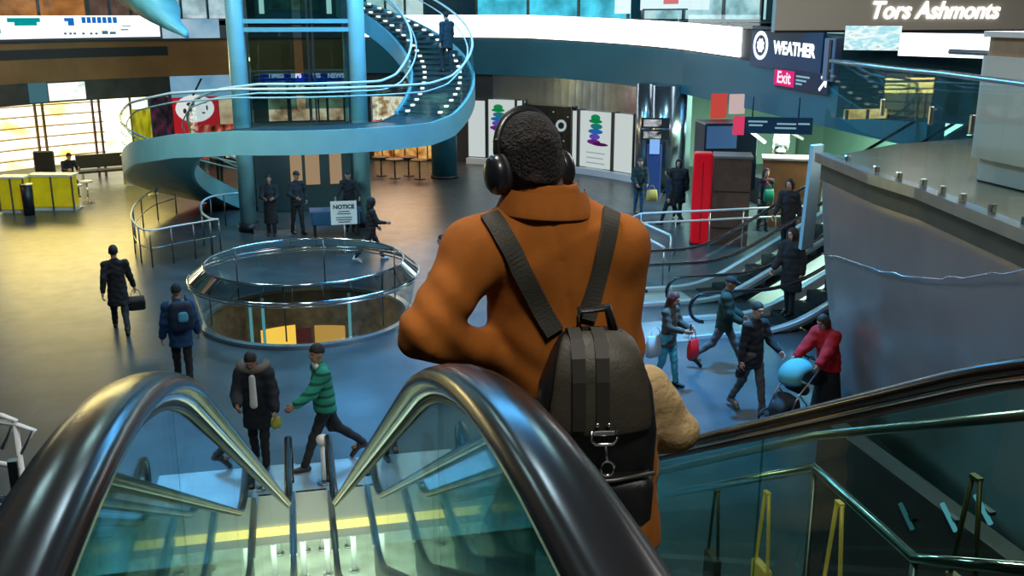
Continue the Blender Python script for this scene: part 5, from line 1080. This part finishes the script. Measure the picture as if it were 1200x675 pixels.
# person in red by the steel wall, stroller, child
q = person('person in a red padded jacket leaning over the stroller by the steel wall', gl(966, 486), 108, L=(8, 4), Rr=(-8, 4), LA=(38, 6, 12, 0), RA=(40, 6, 12, 0), lean=16, h=1.72, tm=cloth('red_puffer', (.55, .01, .015), .5, 14), puff=.035, hem=.78, bm=BLACKC, hair='bob', hm=HAIRBR, vox=.014, hp=14)
soft('long_skirt', [cap(q['L']['pel'], (0, -.02, .12), .16, .26, .85)], BLACKC, .016, .03, q['root'])
st_ = q['W']((.0, .78, 0)); st = thing('stroller', 'dark stroller with a teal canopy pushed by the person in red', 'stroller', st_, R(108))
for x in (-.22, .22):
    for y in (-.3, .32):
        MB().lathe([(.11, -.02), (.13, -.02), (.13, .02), (.11, .02), (.11, -.02)], n=20, smooth=False).build('wheel', M['black'], st); w = bpy.data.objects[-1] if False else [o for o in st.children][-1]; w.rotation_euler = (0, R(90), 0); w.location = (x, y, .13)
    MB().tube([(x, .32, .13), (x, .1, .55), (x, -.42, 1.0)], .014, 6).build('frame', M['steel'], st); MB().tube([(x, -.3, .13), (x, .05, .55)], .014, 6).build('frame', M['steel'], st)
MB().cyl((-.22, -.42, 1.0), (.22, -.42, 1.0), .018, 8).build('handle', M['black'], st)
soft('seat', [cap((-.14, .1, .42), (.14, .1, .42), .1), cap((-.14, -.1, .6), (.14, -.1, .6), .09), cap((0, .3, .3), (0, .1, .4), .14, .14, .6)], mat('stroller_seat', (.02, .022, .025), .8), .02, .05, st)
mb = MB(); v = []; n = 10
for i in range(n+1):
    a = R(-20+130*i/n)
    for j in range(7): x = -.24+.48*j/6; rr = .30*math.sqrt(max(.15, 1-(x/.30)**2)); v.append((x, -.12+rr*math.cos(a)*1.1, .78+rr*math.sin(a)*.9))
mb.add(v, [(i*7+j, i*7+j+1, (i+1)*7+j+1, (i+1)*7+j) for i in range(n) for j in range(6)], 0, True); o = mb.build('canopy', mat('teal_canopy', (.12, .40, .42), .7), st); so = o.modifiers.new('s', 'SOLIDIFY'); so.thickness = .012
bag('bag', 'black bag slung on the handle of the stroller', 'bag', st_+Matrix.Rotation(R(108), 3, 'Z') @ Vector((.1, -.5, 1.0)), (.36, .16, .3), bpy.data.materials['dark_nylon'], 108)
# people round the tower
pol = 'people in black at the lift tower'
person('person in a long black coat standing at the left column of the lift tower', gl(319, 276), 175, L=(3, 2), Rr=(-3, 2), LA=(15, 10, 70, 30), RA=(15, 10, 70, 30), h=1.75, hem=.35, vox=.022, skin='b')
person('person in black with a peaked cap standing hand on hip at the lift tower', gl(350, 274), -150, L=(8, 2), Rr=(-10, 2), LA=(-5, 25, 40, 40), RA=(10, 20, 60, 40), h=1.82, hair='cap', tm=BLACKC, vox=.022, skin='b')
person('person in black with a cap leaning on the blue desk', gl(411, 270), 170, L=(3, 2), Rr=(-3, 2), LA=(20, 22, 40, 10), RA=(20, 22, 40, 10), h=1.78, hair='cap', tm=BLACKC, vox=.022, lean=8)
q = person('woman in a long black coat walking right past the notice board', gl(436, 306), -80, L=(24, 3), Rr=(-26, 16), LA=(10, 8, 30, 5), RA=(20, 8, 60, 10), h=1.7, hem=.62, hair='hood', hm=BLACKC, vox=.02, lean=3, shoe=mat('white_shoe', (.75, .78, .8), .5))
# seated person at the counter
q0 = gl(84, 236); person('person in black seated on a stool at the yellow-green counter', q0, -150, L=(70, 62), Rr=(55, 40), LA=(35, 12, 60, 25), RA=(35, 12, 60, 25), h=1.78, sit=.88, lean=16, hp=22, vox=.022, hair='short', tm=BLACKC)
t = thing('stool', 'stool under the seated person in black', 'stool', q0); MB().cyl((0, 0, .70), (0, 0, .76), .19, 16).build('seat', M['white'], t); MB().cyl((0, 0, .03), (0, 0, .7), .03, 8).build('leg', M['chrome'], t); MB().cyl((0, 0, 0), (0, 0, .03), .2, 16).build('base', M['chrome'], t)
# on the helical stair
aa = 357.; sp = hp(4.35, aa)+Vector((HC[0], HC[1], .0))
person('man in a dark suit climbing the helical stair, seen from behind', (sp.x, sp.y, sp.z+.0), 25, L=(24, 30), Rr=(-4, 2), LA=(-6, 6, 10, 0), RA=(8, 8, 10, 0), h=1.8, tm=cloth('dark_suit', (.008, .028, .04)), hem=.72, bm=cloth('dark_suit_trousers', (.008, .024, .034)), vox=.02)
person('dark figure standing behind the stair by the red counter', gl(258, 214), 160, h=1.75, L=(3, 2), Rr=(-3, 2), vox=.024)
# right: people near the posters and booths
q = person('person in a dark jacket, beanie and jeans by the poster wall', gl(748, 250), 178, L=(4, 2), Rr=(-5, 4), LA=(12, 10, 40, 20), RA=(12, 10, 40, 20), h=1.74, tm=cloth('dark_teal_jacket', (.012, .03, .035)), bm=cloth('blue_jeans', (.02, .07, .14)), hair='beanie', hm=cloth('grey_beanie', (.06, .06, .07)), vox=.02, puff=.015)
bag('shopping_bag', 'yellow bag beside the person in jeans by the poster wall', 'bag', q['pel']+Vector((.34, -.25, -.02)), (.34, .2, .36), mat('yellow_bag', (.62, .42, .10), .6), 0)
person('person in a long navy coat walking left of the red totem', gl(784, 263), 60, L=(18, 4), Rr=(-20, 14), h=1.72, hem=.60, tm=NAVY, hair='bob', vox=.02, lean=6)
person('tall figure in a black padded coat just behind the navy coat', gl(793, 257), 150, L=(4, 2), Rr=(-4, 2), h=1.85, hem=.5, puff=.04, tm=BLACKC, hair='hood', hm=BLACKC, vox=.022)
q = gl(822, 262); person('person with a dark green scarf behind the red totem', q, 170, L=(4, 2), Rr=(-4, 2), h=1.74, hem=.7, tm=DGREEN, hair='bob', vox=.022)
q = gl(893, 270); q2 = person('person in dark clothes with a maroon scarf and a green bag beside the wooden counter', q, 175, L=(4, 2), Rr=(-4, 2), h=1.82, hem=.6, tm=cloth('charcoal_coat', (.03, .03, .035)), hair='bob', hm=cloth('maroon_hair', (.06, .02, .025)), vox=.02)
soft('scarf', [cap(q2['L']['nb']+Vector((-.1, .05, -.02)), q2['L']['nb']+Vector((.1, .05, -.02)), .06, .06), cap(q2['L']['nb']+Vector((0, .12, -.1)), q2['L']['nb']+Vector((.05, .14, -.25)), .05, .04)], cloth('maroon_scarf', (.16, .03, .045)), .02, .03, q2['root'])
bag('shoulder_bag', 'bright green bag on the person with the maroon scarf', 'bag', q2['pel']+Vector((-.02, -.3, .42)), (.3, .12, .36), mat('green_bag', (.01, .28, .16), .5), 0)
q = atY(912, 215, 30.5); q.z = 0; q2 = person('person in a white top with a pale backpack by the green wall', (q.x, q.y, .9), -20, L=(4, 2), Rr=(-4, 2), h=1.75, tm=cloth('white_top', (.55, .57, .55)), bm=BLACKC, vox=.022)
MB().box((0, 0, .44), (1.6, 1.4, .88)).build('x', M['dark']); pl = bpy.context.scene.collection.objects[-1]; pl.name = 'platform'; pl.location = (q.x, q.y, 0); tag(pl, 'dark raised platform under the person in the white top', 'platform')
t = thing('backpack', 'pale backpack on the person in the white top', 'backpack', q2['ch']+q2['Rz'] @ Vector((.02, -.24, -.16)), R(-20)); soft('body', [cap((-.09, 0, .05), (.09, 0, .05), .11, .11, .7), cap((-.07, 0, .34), (.07, 0, .34), .10, .10, .7)], mat('pale_pack', (.50, .56, .54), .7), .02, .05, t)
for x in (-.1, .1): MB().tube([(x, .06, .40), (x, .18, .46), (x, .28, .3)], .02, 6).build('strap', bpy.data.materials['pale_pack'], t)
for i, (px, D, lab, hr) in enumerate(((843, 33., 'leftmost dark figure behind the black booth', 'short'), (864, 33., 'dark figure at the right end of the black booth', 'bob'))):
    q = atD(px, 200, D); person(lab, (q.x, q.y, .85), 170, L=(3, 2), Rr=(-3, 2), h=1.8, hem=.6, hair=hr, vox=.024); MB().box((0, 0, .42), (.42, .6, .84)).build('x', M['dark']); pl = bpy.context.scene.collection.objects[-1]; pl.name = 'platform'; pl.location = (q.x, q.y, 0); tag(pl, ('dark step under the leftmost figure behind the booth', 'dark step under the figure at the right of the booth')[i], 'platform')
# riders on the far escalators
def esc_z(Xo, x): return prof_z(esc_profile(5.45, .95), Xo-x)-.97
x = 9.78; person('person in a dark hooded coat riding the nearer far escalator at the steel wall', (x, 17.9, esc_z(19.2, x)), 110, L=(3, 2), Rr=(-3, 2), h=1.8, hem=.5, puff=.03, hair='hood', hm=BLACKC, vox=.02)
x = 10.8; person('person in black riding the farther far escalator, face turned to the hall', (x, 20.1, esc_z(18.9, x)), 130, L=(3, 2), Rr=(-3, 2), h=1.72, hem=.6, hair='bob', vox=.022)
# person hidden behind the orange coat's arm
q = gl(503, 372); person('dark-haired person almost hidden behind the left arm of the man in the orange coat', (q.x+.35, q.y, 0), 90, L=(4, 2), Rr=(-4, 2), h=1.75, vox=.02)
# ------------------------------------------------------------------ the man in the orange coat
MD = 2.40
base = atD(655, 400, MD); PF = esc_profile(ZT, ZB); stepz = prof_z(PF, base.y+.1)-.965
mo = Vector((base.x, base.y+.02, stepz)); man = thing('person', 'man in a rust-orange coat and black headphones seen from behind on the escalator', 'person', mo)
def J(px, py, dd=0.): return atD(px, py, MD+dd)-mo
nb, ntop = J(642, 247, .0), J(630, 222, .01); hcn = J(620, 193, .02)
Ls, Rs = J(557, 296, -.04), J(722, 292, .06); Le, Lw = J(500, 390, -.16), J(586, 419, -.0); Re, Rw = J(722, 405, .10), J(690, 430, .32)
c1, c2, pv, hemp = J(645, 305, .02), J(661, 400, .03), J(682, 515, .05), J(702, 640, .06)
RHm = Matrix.Rotation(R(14), 3, 'Z') @ Matrix.Rotation(R(-14), 3, 'X'); rm = npm(RHm)
HS = .88
def HM(x, y, z): return hcn+RHm @ Vector((x*HS, y*HS, z*HS))
kl, kr = Vector((-.10, .12, .52)), Vector((.12, .08, .52)); al, ar_ = Vector((-.10, .02, .09)), Vector((.12, .0, .09))
P = [cap(c1, c2, .145, .14, .66), cap(c2, pv, .135, .14, .7), cap(Ls, Rs, .055), cap(nb-Vector((0, 0, .05)), ntop, .064, .060), cap(ntop, HM(0, -.01, -.02), .06, .06),
     cap(Ls, Le, .05, .042), cap(Le, Lw, .042, .03), cap(Rs, Re, .05, .042), cap(Re, Rw, .042, .03),
     cap(pv+Vector((-.09, 0, 0)), kl, .09, .06), cap(pv+Vector((.09, 0, 0)), kr, .09, .06), cap(kl, al, .06, .04), cap(kr, ar_, .06, .04), cap(al+Vector((0, -.03, -.045)), al+Vector((0, .13, -.055)), .035, .03), cap(ar_+Vector((0, -.03, -.045)), ar_+Vector((0, .13, -.055)), .035, .03),
     ell(HM(0, -.008, .026), (.067, .085, .086), rm), ell(HM(0, .028, -.052), (.049, .060, .063), rm), cap(HM(0, .09, .012), HM(0, .108, -.02), .010, .014), ell(HM(-.078, -.003, -.012), (.012, .022, .032), rm), ell(HM(.078, -.003, -.012), (.012, .022, .032), rm)]
hv, hf = hand_mesh(); ex = []
for sd, w, e in ((-1, Lw, Le), (1, Rw, Re)):
    v = hv.copy(); f = hf
    if sd < 0: v[:, 0] *= -1; f = hf[:, ::-1]
    rq = Vector((0, 0, -1)).rotation_difference((w-e).normalized()).to_matrix(); ex.append((v@np.array(rq.transposed())+np.array(w), f))
eyes = [np.array(HM(*q)) for q in ((-.03, .088, .012), (.03, .088, .012))]
soft('body', P, [SKIN['c'], EYE], .011, .022, man, extra=ex, matfn=lambda c: ((np.linalg.norm(c-eyes[0], axis=1) < .012) | (np.linalg.norm(c-eyes[1], axis=1) < .012)).astype(float), sm=2)
# hair: fuller on top, faded at the sides and nape
hairm = mat('dark_cropped_hair', (.016, .012, .011), .7, noise=.5, nscale=60, bump=1., bscale=150); fade = mat('faded_hair', (.045, .025, .018), .75, noise=.3, nscale=120, bump=.5, bscale=260)
def hd(p): return .0022*np.sin(p[:, 0]*260+3*np.sin(p[:, 2]*60))*np.sin(p[:, 2]*250+3*np.sin(p[:, 0]*70))
hn = (RHm @ Vector((0, .55, -.835))).normalized()
zc = np.array(HM(0, 0, 0)); zax = np.array(RHm @ Vector((0, 0, 1)))
soft('hair', [ell(HM(0, -.012, .040), (.0755, .092, .092), rm), ell(HM(0, -.03, -.02), (.068, .067, .075), rm)], [hairm, fade], .006, .02, man, disp=hd, clip=[(tuple(HM(0, .088, .055)), tuple(hn)), (tuple(HM(0, -.08, -.078)), tuple(-zax))], sm=1, matfn=lambda c: (((c-zc)@zax) < -.045+.02*np.sin(c[:, 0]*60)).astype(float))
# coat
coatm = mat('rust_wool_coat', (.385, .112, .008), .9, noise=.10, nscale=22, bump=.08, bscale=300)
coat_dark = mat('coat_lining', (.08, .03, .02), .8)
def folds(p):
    d = .0016*np.sin(p[:, 2]*38+6*p[:, 0]+np.sin(p[:, 0]*14)*1.4)+.0012*np.sin(p[:, 0]*52-p[:, 2]*31)
    e = np.array(Le); w = np.exp(-((p-e)**2).sum(1)/.016); d += w*.006*np.sin((p[:, 2]-e[2])*62+(p[:, 0]-e[0])*74)
    a = np.array(Ls)*.75+np.array(Le)*.25; w = np.exp(-((p-a)**2).sum(1)/.02); d += w*.0035*np.sin((p[:, 0]-a[0])*75-(p[:, 2]-a[2])*38)
    k = np.exp(-((p-np.array(c2)-np.array((-.13, 0, -.02)))**2).sum(1)/.02); d += k*.003*np.sin((p[:, 0]*60+p[:, 2]*70))
    sx = np.array(c1)[0]+(p[:, 2]-c1.z)*((pv.x-c1.x)/(pv.z-c1.z)); d += .005*np.exp(-((p[:, 0]-sx)/.006)**2)*(p[:, 1] < c1.y)
    return d
T = [cap(c1, c2, .185, .170, .66), cap(c1+Vector((0, 0, .04)), nb-Vector((0, -.02, .06)), .17, .10, .62), cap(c2, pv, .170, .195, .74), cap(pv, hemp, .19, .175, .8), cap(Ls, Rs, .078), cap(nb-Vector((0, .0, .02)), Ls, .062, .076), cap(nb-Vector((0, .0, .02)), Rs, .062, .076),
     cap(Ls, Le, .074, .060), cap(Le, Lw, .062, .050), cap(Rs, Re, .078, .064), cap(Re, Rw-(Rw-Re)*.06, .064, .052), cap(nb-Vector((0, .005, .05)), nb-Vector((0, 0, .02)), .085, .078)]
coat = soft('coat', T, coatm, .0085, .035, man, disp=folds, clip=[(tuple(hemp+Vector((0, 0, .02))), (0, 0, -1))], sm=2)
# collar: folded band round the neck
mb = MB(); v = []; n = 40; cen = nb+Vector((-.004, .012, .024)); tx, ty = .062, -.045
lv = ((.098, -.030), (.092, -.005), (.080, .042), (.073, .050), (.069, .044), (.074, .0))
for i in range(n):
    a = 2*math.pi*i/n; wv = 1+.02*math.sin(3*a+.5)
    for r, z in lv: v.append(cen+Vector((r*1.03*math.cos(a)*wv, r*.95*math.sin(a)*wv, z-.03*max(0, math.sin(a))+tx*0+(-.12)*r*math.cos(a)*.5)))
k = len(lv); mb.add(v, [(i*k+j, ((i+1) % n)*k+j, ((i+1) % n)*k+j+1, i*k+j+1) for i in range(n) for j in range(k-1)], 0, True); o = mb.build('collar', coatm, man); sb = o.modifiers.new('s', 'SUBSURF'); sb.levels = sb.render_levels = 1
mb = MB(); v = []
lv2 = ((.094, .03), (.118, -.022), (.121, -.034), (.112, -.032), (.088, .022))
for i in range(n+1):
    a = math.pi*.97+math.pi*1.06*i/n
    for r, z in lv2: v.append(cen+Vector((r*1.05*math.cos(a), r*.93*math.sin(a), z+(-.12)*r*math.cos(a)*.5)))
k = len(lv2); mb.add(v, [(i*k+j, (i+1)*k+j, (i+1)*k+j+1, i*k+j+1) for i in range(n) for j in range(k-1)], 0, True); o = mb.build('collar_fold', coatm, man); sb = o.modifiers.new('s', 'SUBSURF'); sb.levels = sb.render_levels = 1
soft('trousers', [cap(pv+Vector((-.08, 0, 0)), kl, .10, .075), cap(pv+Vector((.08, 0, 0)), kr, .10, .075), cap(kl, al, .075, .06), cap(kr, ar_, .075, .06)], DARKT, .018, .03, man)
for a in (al, ar_): soft('shoe', [cap(a+Vector((0, -.05, -.045)), a+Vector((0, .05, -.05)), .042), cap(a+Vector((0, .05, -.05)), a+Vector((0, .16, -.056)), .042, .036)], SHOE, .013, .02, man)
# headphones
hpn = thing('headphones', 'black over-ear headphones worn by the man in the orange coat', 'headphones', mo+hcn); hpn.rotation_mode = 'QUATERNION'; hpn.rotation_quaternion = RHm.to_quaternion()
hpm = mat('headphone_black', (.012, .014, .018), .32, coat=.3); cush = mat('ear_cushion', (.010, .010, .011), .7)
for s in (-1, 1):
    mb = MB(); prof_ = [(0, .046), (.018, .046), (.030, .043), (.038, .036), (.042, .026), (.042, .014), (.040, .010)]
    mb.lathe(prof_, n=28); o = mb.build('ear_cup', hpm, hpn); o.location = (s*.068, .0, -.018); o.rotation_euler = (0, R(90*s), 0); o.scale = (1.18, 1., 1.)
    mb = MB(); mb.lathe([(.018, -.006), (.03, -.008), (.040, -.002), (.043, .006), (.041, .014), (.03, .016)], n=28); o = mb.build('ear_cushion', cush, hpn); o.location = (s*.068, 0, -.018); o.rotation_euler = (0, R(90*s), 0); o.scale = (1.18, 1, 1)
    mb = MB(); mb.box((s*.082, .0, .03), (.012, .022, .075), bev=.004); mb.build('slider', M['dsteel'], hpn)
mb = MB(); P_ = []
for k in range(25): a = math.pi*k/24; P_.append((.079*math.cos(a), -.004+.008*math.sin(a), .028+.102*math.sin(a)))
mb.sweep(P_, [(-.015, -.004), (-.015, .002), (-.008, .005), (.008, .005), (.015, .002), (.015, -.004)], up=Vector((0, 1, 0))); mb.build('headband', hpm, hpn)

# ------------------------------------------------------------------ backpack with straps laid on the coat
from mathutils.bvhtree import BVHTree
cw_v = [v.co.copy() for v in coat.data.vertices]; bvh = BVHTree.FromPolygons(cw_v, [tuple(p.vertices) for p in coat.data.polygons])
cam0 = Vector((0, 0, CAMZ))-mo
def oncoat(px, py, off=.006):
    dv, _ = ray(px, py); h = bvh.ray_cast(cam0, dv.normalized())
    if h[0] is None: return None, None
    n = h[1] if h[1].dot(dv) < 0 else -h[1]
    return h[0]+n*off, n
bpc = atD(694, 600, MD-.20); bp = thing('backpack', 'dark olive and black backpack with a silver buckle on the man in the orange coat', 'backpack', bpc, -R(8))
bl = Matrix.Translation(-bpc+mo)
olive = mat('pack_flap_olive', (.046, .041, .028), .55, noise=.25, nscale=18, bump=.1, bscale=120); bkn = mat('pack_black', (.010, .010, .011), .42, noise=.3, nscale=30, bump=.1, bscale=160); strapm = mat('strap_olive', (.055, .052, .040), .7, bump=.3, bscale=300)
webm = mat('webbing_dark', (.020, .018, .013), .6)
def loft(levels, n=5):
    mb = MB(); rings = []
    for z, w, d, y0, r in levels: rings.append([(x, y+y0, z) for x, y in rrect(w/2, d/2, min(r, w*.49, d*.49), n)])
    k = len(rings[0]); v = [q for r in rings for q in r]; f = [tuple(range(k-1, -1, -1)), tuple(range((len(rings)-1)*k, len(rings)*k))]+[(i*k+j, i*k+(j+1) % k, (i+1)*k+(j+1) % k, (i+1)*k+j) for i in range(len(rings)-1) for j in range(k)]
    return mb.add(v, f, 0, True)
s_ = (MD-.2)/FOC                                             # metres to one pixel at the pack
W0 = 150*s_; HH = 222*s_*1.10
loft([(0, W0*.80, .10, 0, .05), (.012, W0*.92, .135, 0, .06), (HH*.22, W0*.99, .16, 0, .06), (HH*.5, W0*1.02, .17, 0, .06), (HH*.72, W0*.93, .16, .0, .06), (HH*.88, W0*.74, .14, .01, .06), (HH*.97, W0*.58, .11, .015, .045), (HH, W0*.46, .06, .02, .03)]).build('body', bkn, bp)
loft([(HH*.04, W0*.76, .05, -.095, .024), (HH*.08, W0*.86, .07, -.095, .03), (HH*.26, W0*.88, .07, -.098, .03), (HH*.315, W0*.84, .055, -.094, .026)]).build('front_pocket', bkn, bp)
# flap sheet: over the top and down the front
prof_f = [(.04, HH*.985), (.0, HH*1.02), (-.05, HH*1.0), (-.086, HH*.93), (-.103, HH*.82), (-.109, HH*.70), (-.111, HH*.64), (-.112, HH*.575)]; hw_f = [.24, .28, .32, .36, .39, .415, .43, .42]
mb = MB(); nu = 14; v = []
for i, ((y, z), hw_) in enumerate(zip(prof_f, hw_f)):
    for j in range(nu+1):
        u = -1+2*j/nu; e = abs(u)**3; v.append((u*hw_*W0, y+.02*e*(1 if i > 1 else .4), z-(.012*e)-(.022*(1-u*u) if i == len(prof_f)-1 else 0)))
mb.add(v, [(i*(nu+1)+j, i*(nu+1)+j+1, (i+1)*(nu+1)+j+1, (i+1)*(nu+1)+j) for i in range(len(prof_f)-1) for j in range(nu)], 0, True); fl = mb.build('flap', olive, bp)
so = fl.modifiers.new('s', 'SOLIDIFY'); so.thickness = .006; sb = fl.modifiers.new('u', 'SUBSURF'); sb.levels = sb.render_levels = 1
for x in (-.042, .012):                                         # two webbing bands down the flap
    mb = MB(); P_ = [(x*1.0-.012, y-.004 if i > 1 else y, z+(.004 if i < 3 else 0)) for i, (y, z) in enumerate(prof_f)]; mb.sweep(P_, [(-.015, -.0015), (-.015, .001), (.015, .001), (.015, -.0015)], up=Vector((0, -.3, 1)), smooth=False); mb.build('webbing', webm, bp)
silver_ = mat('buckle_silver', (.8, .8, .78), .18, 1.)
for x in (-.014, .012): MB().ball((x-.0, -.126, HH*.615), .006, 10).build('rivet', silver_, bp)
zb_ = HH*.552
MB().tube([(-.028, -.128, zb_+.016), (-.028, -.130, zb_-.006), (-.018, -.132, zb_-.016), (.022, -.132, zb_-.016), (.032, -.130, zb_-.006), (.032, -.128, zb_+.016)], .0042, 8).build('buckle', silver_, bp)
MB().box((.002, -.128, zb_+.010), (.05, .006, .012), bev=.002).build('buckle_bar', silver_, bp)
MB().tube([(.004, -.130, zb_-.014), (.008, -.132, zb_-.05), (.010, -.132, zb_-.058)], .004, 8).build('clip_hook', silver_, bp)
MB().tube([(.010+.0165*math.cos(a), -.132, zb_-.075+.0175*math.sin(a)) for a in [2*math.pi*k/16 for k in range(16)]], .0036, 8, closed=True).build('clip_ring', silver_, bp)
mb = MB(); mb.sweep([(-W0*.46, -.128, HH*.325), (-W0*.2, -.134, HH*.318), (W0*.1, -.134, HH*.325), (W0*.43, -.122, HH*.345)], [(-.003, -.004), (-.003, .004), (.003, .004), (.003, -.004)]); mb.build('zip', mat('zip_grey', (.16, .15, .14), .4, .6), bp)
for z in (.42, .62):
    MB().ball((-W0*.5, -.02, HH*z), (.02, .05, .02), 10).build('side_toggle', bkn, bp); MB().ball((-W0*.5-.012, -.055, HH*z), .007, 8).build('rivet', silver_, bp)
MB().tube([(-.04, .02, HH*.97), (-.035, .03, HH*1.10), (.03, .03, HH*1.11), (.045, .02, HH*.98)], .012, 8).build('grab_handle', bkn, bp)
def strap(pix, wid=.023):
    pts = []; nrm = []
    for i in range(len(pix)-1):
        for k in range(7):
            t = k/7; p, n = oncoat(pix[i][0]+(pix[i+1][0]-pix[i][0])*t, pix[i][1]+(pix[i+1][1]-pix[i][1])*t)
            if p is not None: pts.append(p); nrm.append(n)
    for _ in range(4):                                        # calm the path so the strap lies flat
        pts = [pts[0]]+[(pts[i-1]+pts[i]*2+pts[i+1])*.25 for i in range(1, len(pts)-1)]+[pts[-1]]; nrm = [nrm[0]]+[(nrm[i-1]+nrm[i]*2+nrm[i+1]).normalized() for i in range(1, len(nrm)-1)]+[nrm[-1]]
    v = []
    for i, p in enumerate(pts):
        t = (pts[min(i+1, len(pts)-1)]-pts[max(i-1, 0)]).normalized(); s = t.cross(nrm[i]).normalized()
        for a, b in ((-wid, -.004), (-wid, .007), (wid, .007), (wid, -.004)): v.append(p+s*a+nrm[i]*b+(mo-bpc))
    n = len(pts); f = [(4*i+q, 4*i+(q+1) % 4, 4*i+4+(q+1) % 4, 4*i+4+q) for i in range(n-1) for q in range(4)]+[(0, 1, 2, 3), (4*n-1, 4*n-2, 4*n-3, 4*n-4)]
    Rb = Matrix.Rotation(R(8), 4, 'Z'); mb = MB(); mb.add([Rb @ q for q in v], f, 0, False); return mb.build('shoulder_strap', strapm, bp)
strap(((574, 254), (585, 268), (603, 300), (622, 336), (640, 372), (652, 392))); strap(((715, 250), (711, 275), (703, 310), (694, 345), (684, 378)))
# ------------------------------------------------------------------ small person ahead in a beige jacket
q = atD(727, 460, 3.35); zz = prof_z(PF, q.y)-.965
qq = person('person in a beige padded jacket on the step ahead, mostly hidden by the backpack', (q.x, q.y, zz), 10, L=(4, 2), Rr=(-4, 2), LA=(20, 16, 60, 10), RA=(-14, 32, 70, 24), h=1.26, tm=cloth('beige_jacket', (.52, .37, .18), .5, 30), puff=.05, hem=.62, bm=cloth('beige_trousers', (.30, .2, .11)), hair='bob', hm=HAIRBR, lean=4, vox=.011)
# ------------------------------------------------------------------ light, world, camera
def area(name, loc, rot, size, power, col, sy=None):
    l = bpy.data.lights.new(name, 'AREA'); l.energy = power; l.color = col; l.size = size
    if sy: l.shape = 'RECTANGLE'; l.size_y = sy
    o = bpy.data.objects.new(name, l); C.objects.link(o); o.location = loc; o.rotation_euler = [R(a) for a in rot]; return o
for i, (x, y, z, p, c) in enumerate(((-6, 21, 12.5, 220, (.58, .93, .96)), (7, 27, 12.5, 280, (.50, .92, 1.)), (0, 15, 12.5, 260, (.62, .88, 1.)), (-3, 31, 12.8, 300, (.55, .95, .95)), (9, 12, 11.5, 220, (.8, .85, 1.)), (0, 4.5, 12, 330, (1., .93, .84)), (-5, 9, 12, 120, (.7, .9, 1.)))):
    area('ceiling_light', (x, y, z), (0, 0, 0), 1.3, p, c)
def spot(name, loc, at, deg, power, col):
    l = bpy.data.lights.new(name, 'SPOT'); l.energy = power; l.color = col; l.spot_size = R(deg); l.spot_blend = 1.; l.shadow_soft_size = .4
    o = bpy.data.objects.new(name, l); C.objects.link(o); o.location = loc; o.rotation_euler = (Vector(at)-Vector(loc)).to_track_quat('-Z', 'Y').to_euler(); return o
spot('blue_floor_fill', (7.8, 15.2, 11.5), (5.0, 15.6, 0), 54, 19000, (.08, .46, 1.0))  # added overhead fill, stands in for blue screen light on the right floor
area('blue_floor_fill', (3.5, 25, 10), (0, 0, 0), 4, 1500, (.10, .48, 1.0))  # second added fill, tints the mid-hall floor blue
area('ceiling_light', (.8, -1.0, 10.5), (-12, 0, 0), 1.3, 270, (1., .95, .86))  # unseen fill behind the viewer, added to light the man's back
area('tower_light', (-3.5, 21, 9.5), (62, 0, -20), 1.2, 520, (.74, 1., .96))
area('handrail_warm_fill', (-17, 34, 12), (78, 0, 28+180-180-55), 8, 1200, (1., .52, .22), 5)  # out-of-view lamp added for a warm reflection in the left handrail
area('shop_light', (-8, 38.5, 3.3), (-35, 0, 8), 7, 560, (1., .76, .22), 1.2)
area('restaurant_light', (4.2, 41.5, 3.0), (-40, 0, 0), 3, 120, (1., .6, .3), 1)
area('passage_light', (17.5, 28, 3.6), (0, 0, 0), 6, 2600, (.75, 1., .82))
area('lower_hall_light', (0, 16, -.9), (0, 0, 0), 6, 620, (.78, 1., .70))
area('mezzanine_light', (10.5, 10, 9.5), (0, 0, 0), 6, 650, (1., .94, .85))
area('tower_foot_fill', (.2, 26.2, 2.5), (78, 0, 0), 1., 45, (.8, 1., 1.))  # unseen fill added under the ring to brighten the column feet
area('gap_fill', (0, 8.6, -.9), (75, 0, 0), 2, 90, (.85, 1., .85))  # hidden fill added below the escalators to brighten the slab edge
w = bpy.data.worlds.new('world'); S.world = w; w.use_nodes = True; bg = w.node_tree.nodes['Background']; bg.inputs[0].default_value = (.30, .45, .55, 1); bg.inputs[1].default_value = .10
cam = bpy.data.cameras.new('camera'); co = bpy.data.objects.new('camera', cam); C.objects.link(co); S.camera = co
cam.sensor_width = 36.; cam.lens = FOC/1200*36; cam.clip_start = .05; cam.clip_end = 200
co.location = (0, 0, CAMZ); co.rotation_euler = (R(90)-PITCH, 0, -YAW)
S.view_settings.view_transform = 'Standard'; S.view_settings.look = 'None'; S.view_settings.gamma = 1; S.view_settings.exposure = 0.0
try: S.view_settings.use_curve_mapping = False
except Exception: pass
S.cycles.use_denoising = True; S.cycles.max_bounces = 10; S.cycles.transparent_max_bounces = 24; S.cycles.glossy_bounces = 5; S.cycles.diffuse_bounces = 3; S.cycles.sample_clamp_indirect = 4.; S.cycles.caustics_reflective = False; S.cycles.caustics_refractive = False
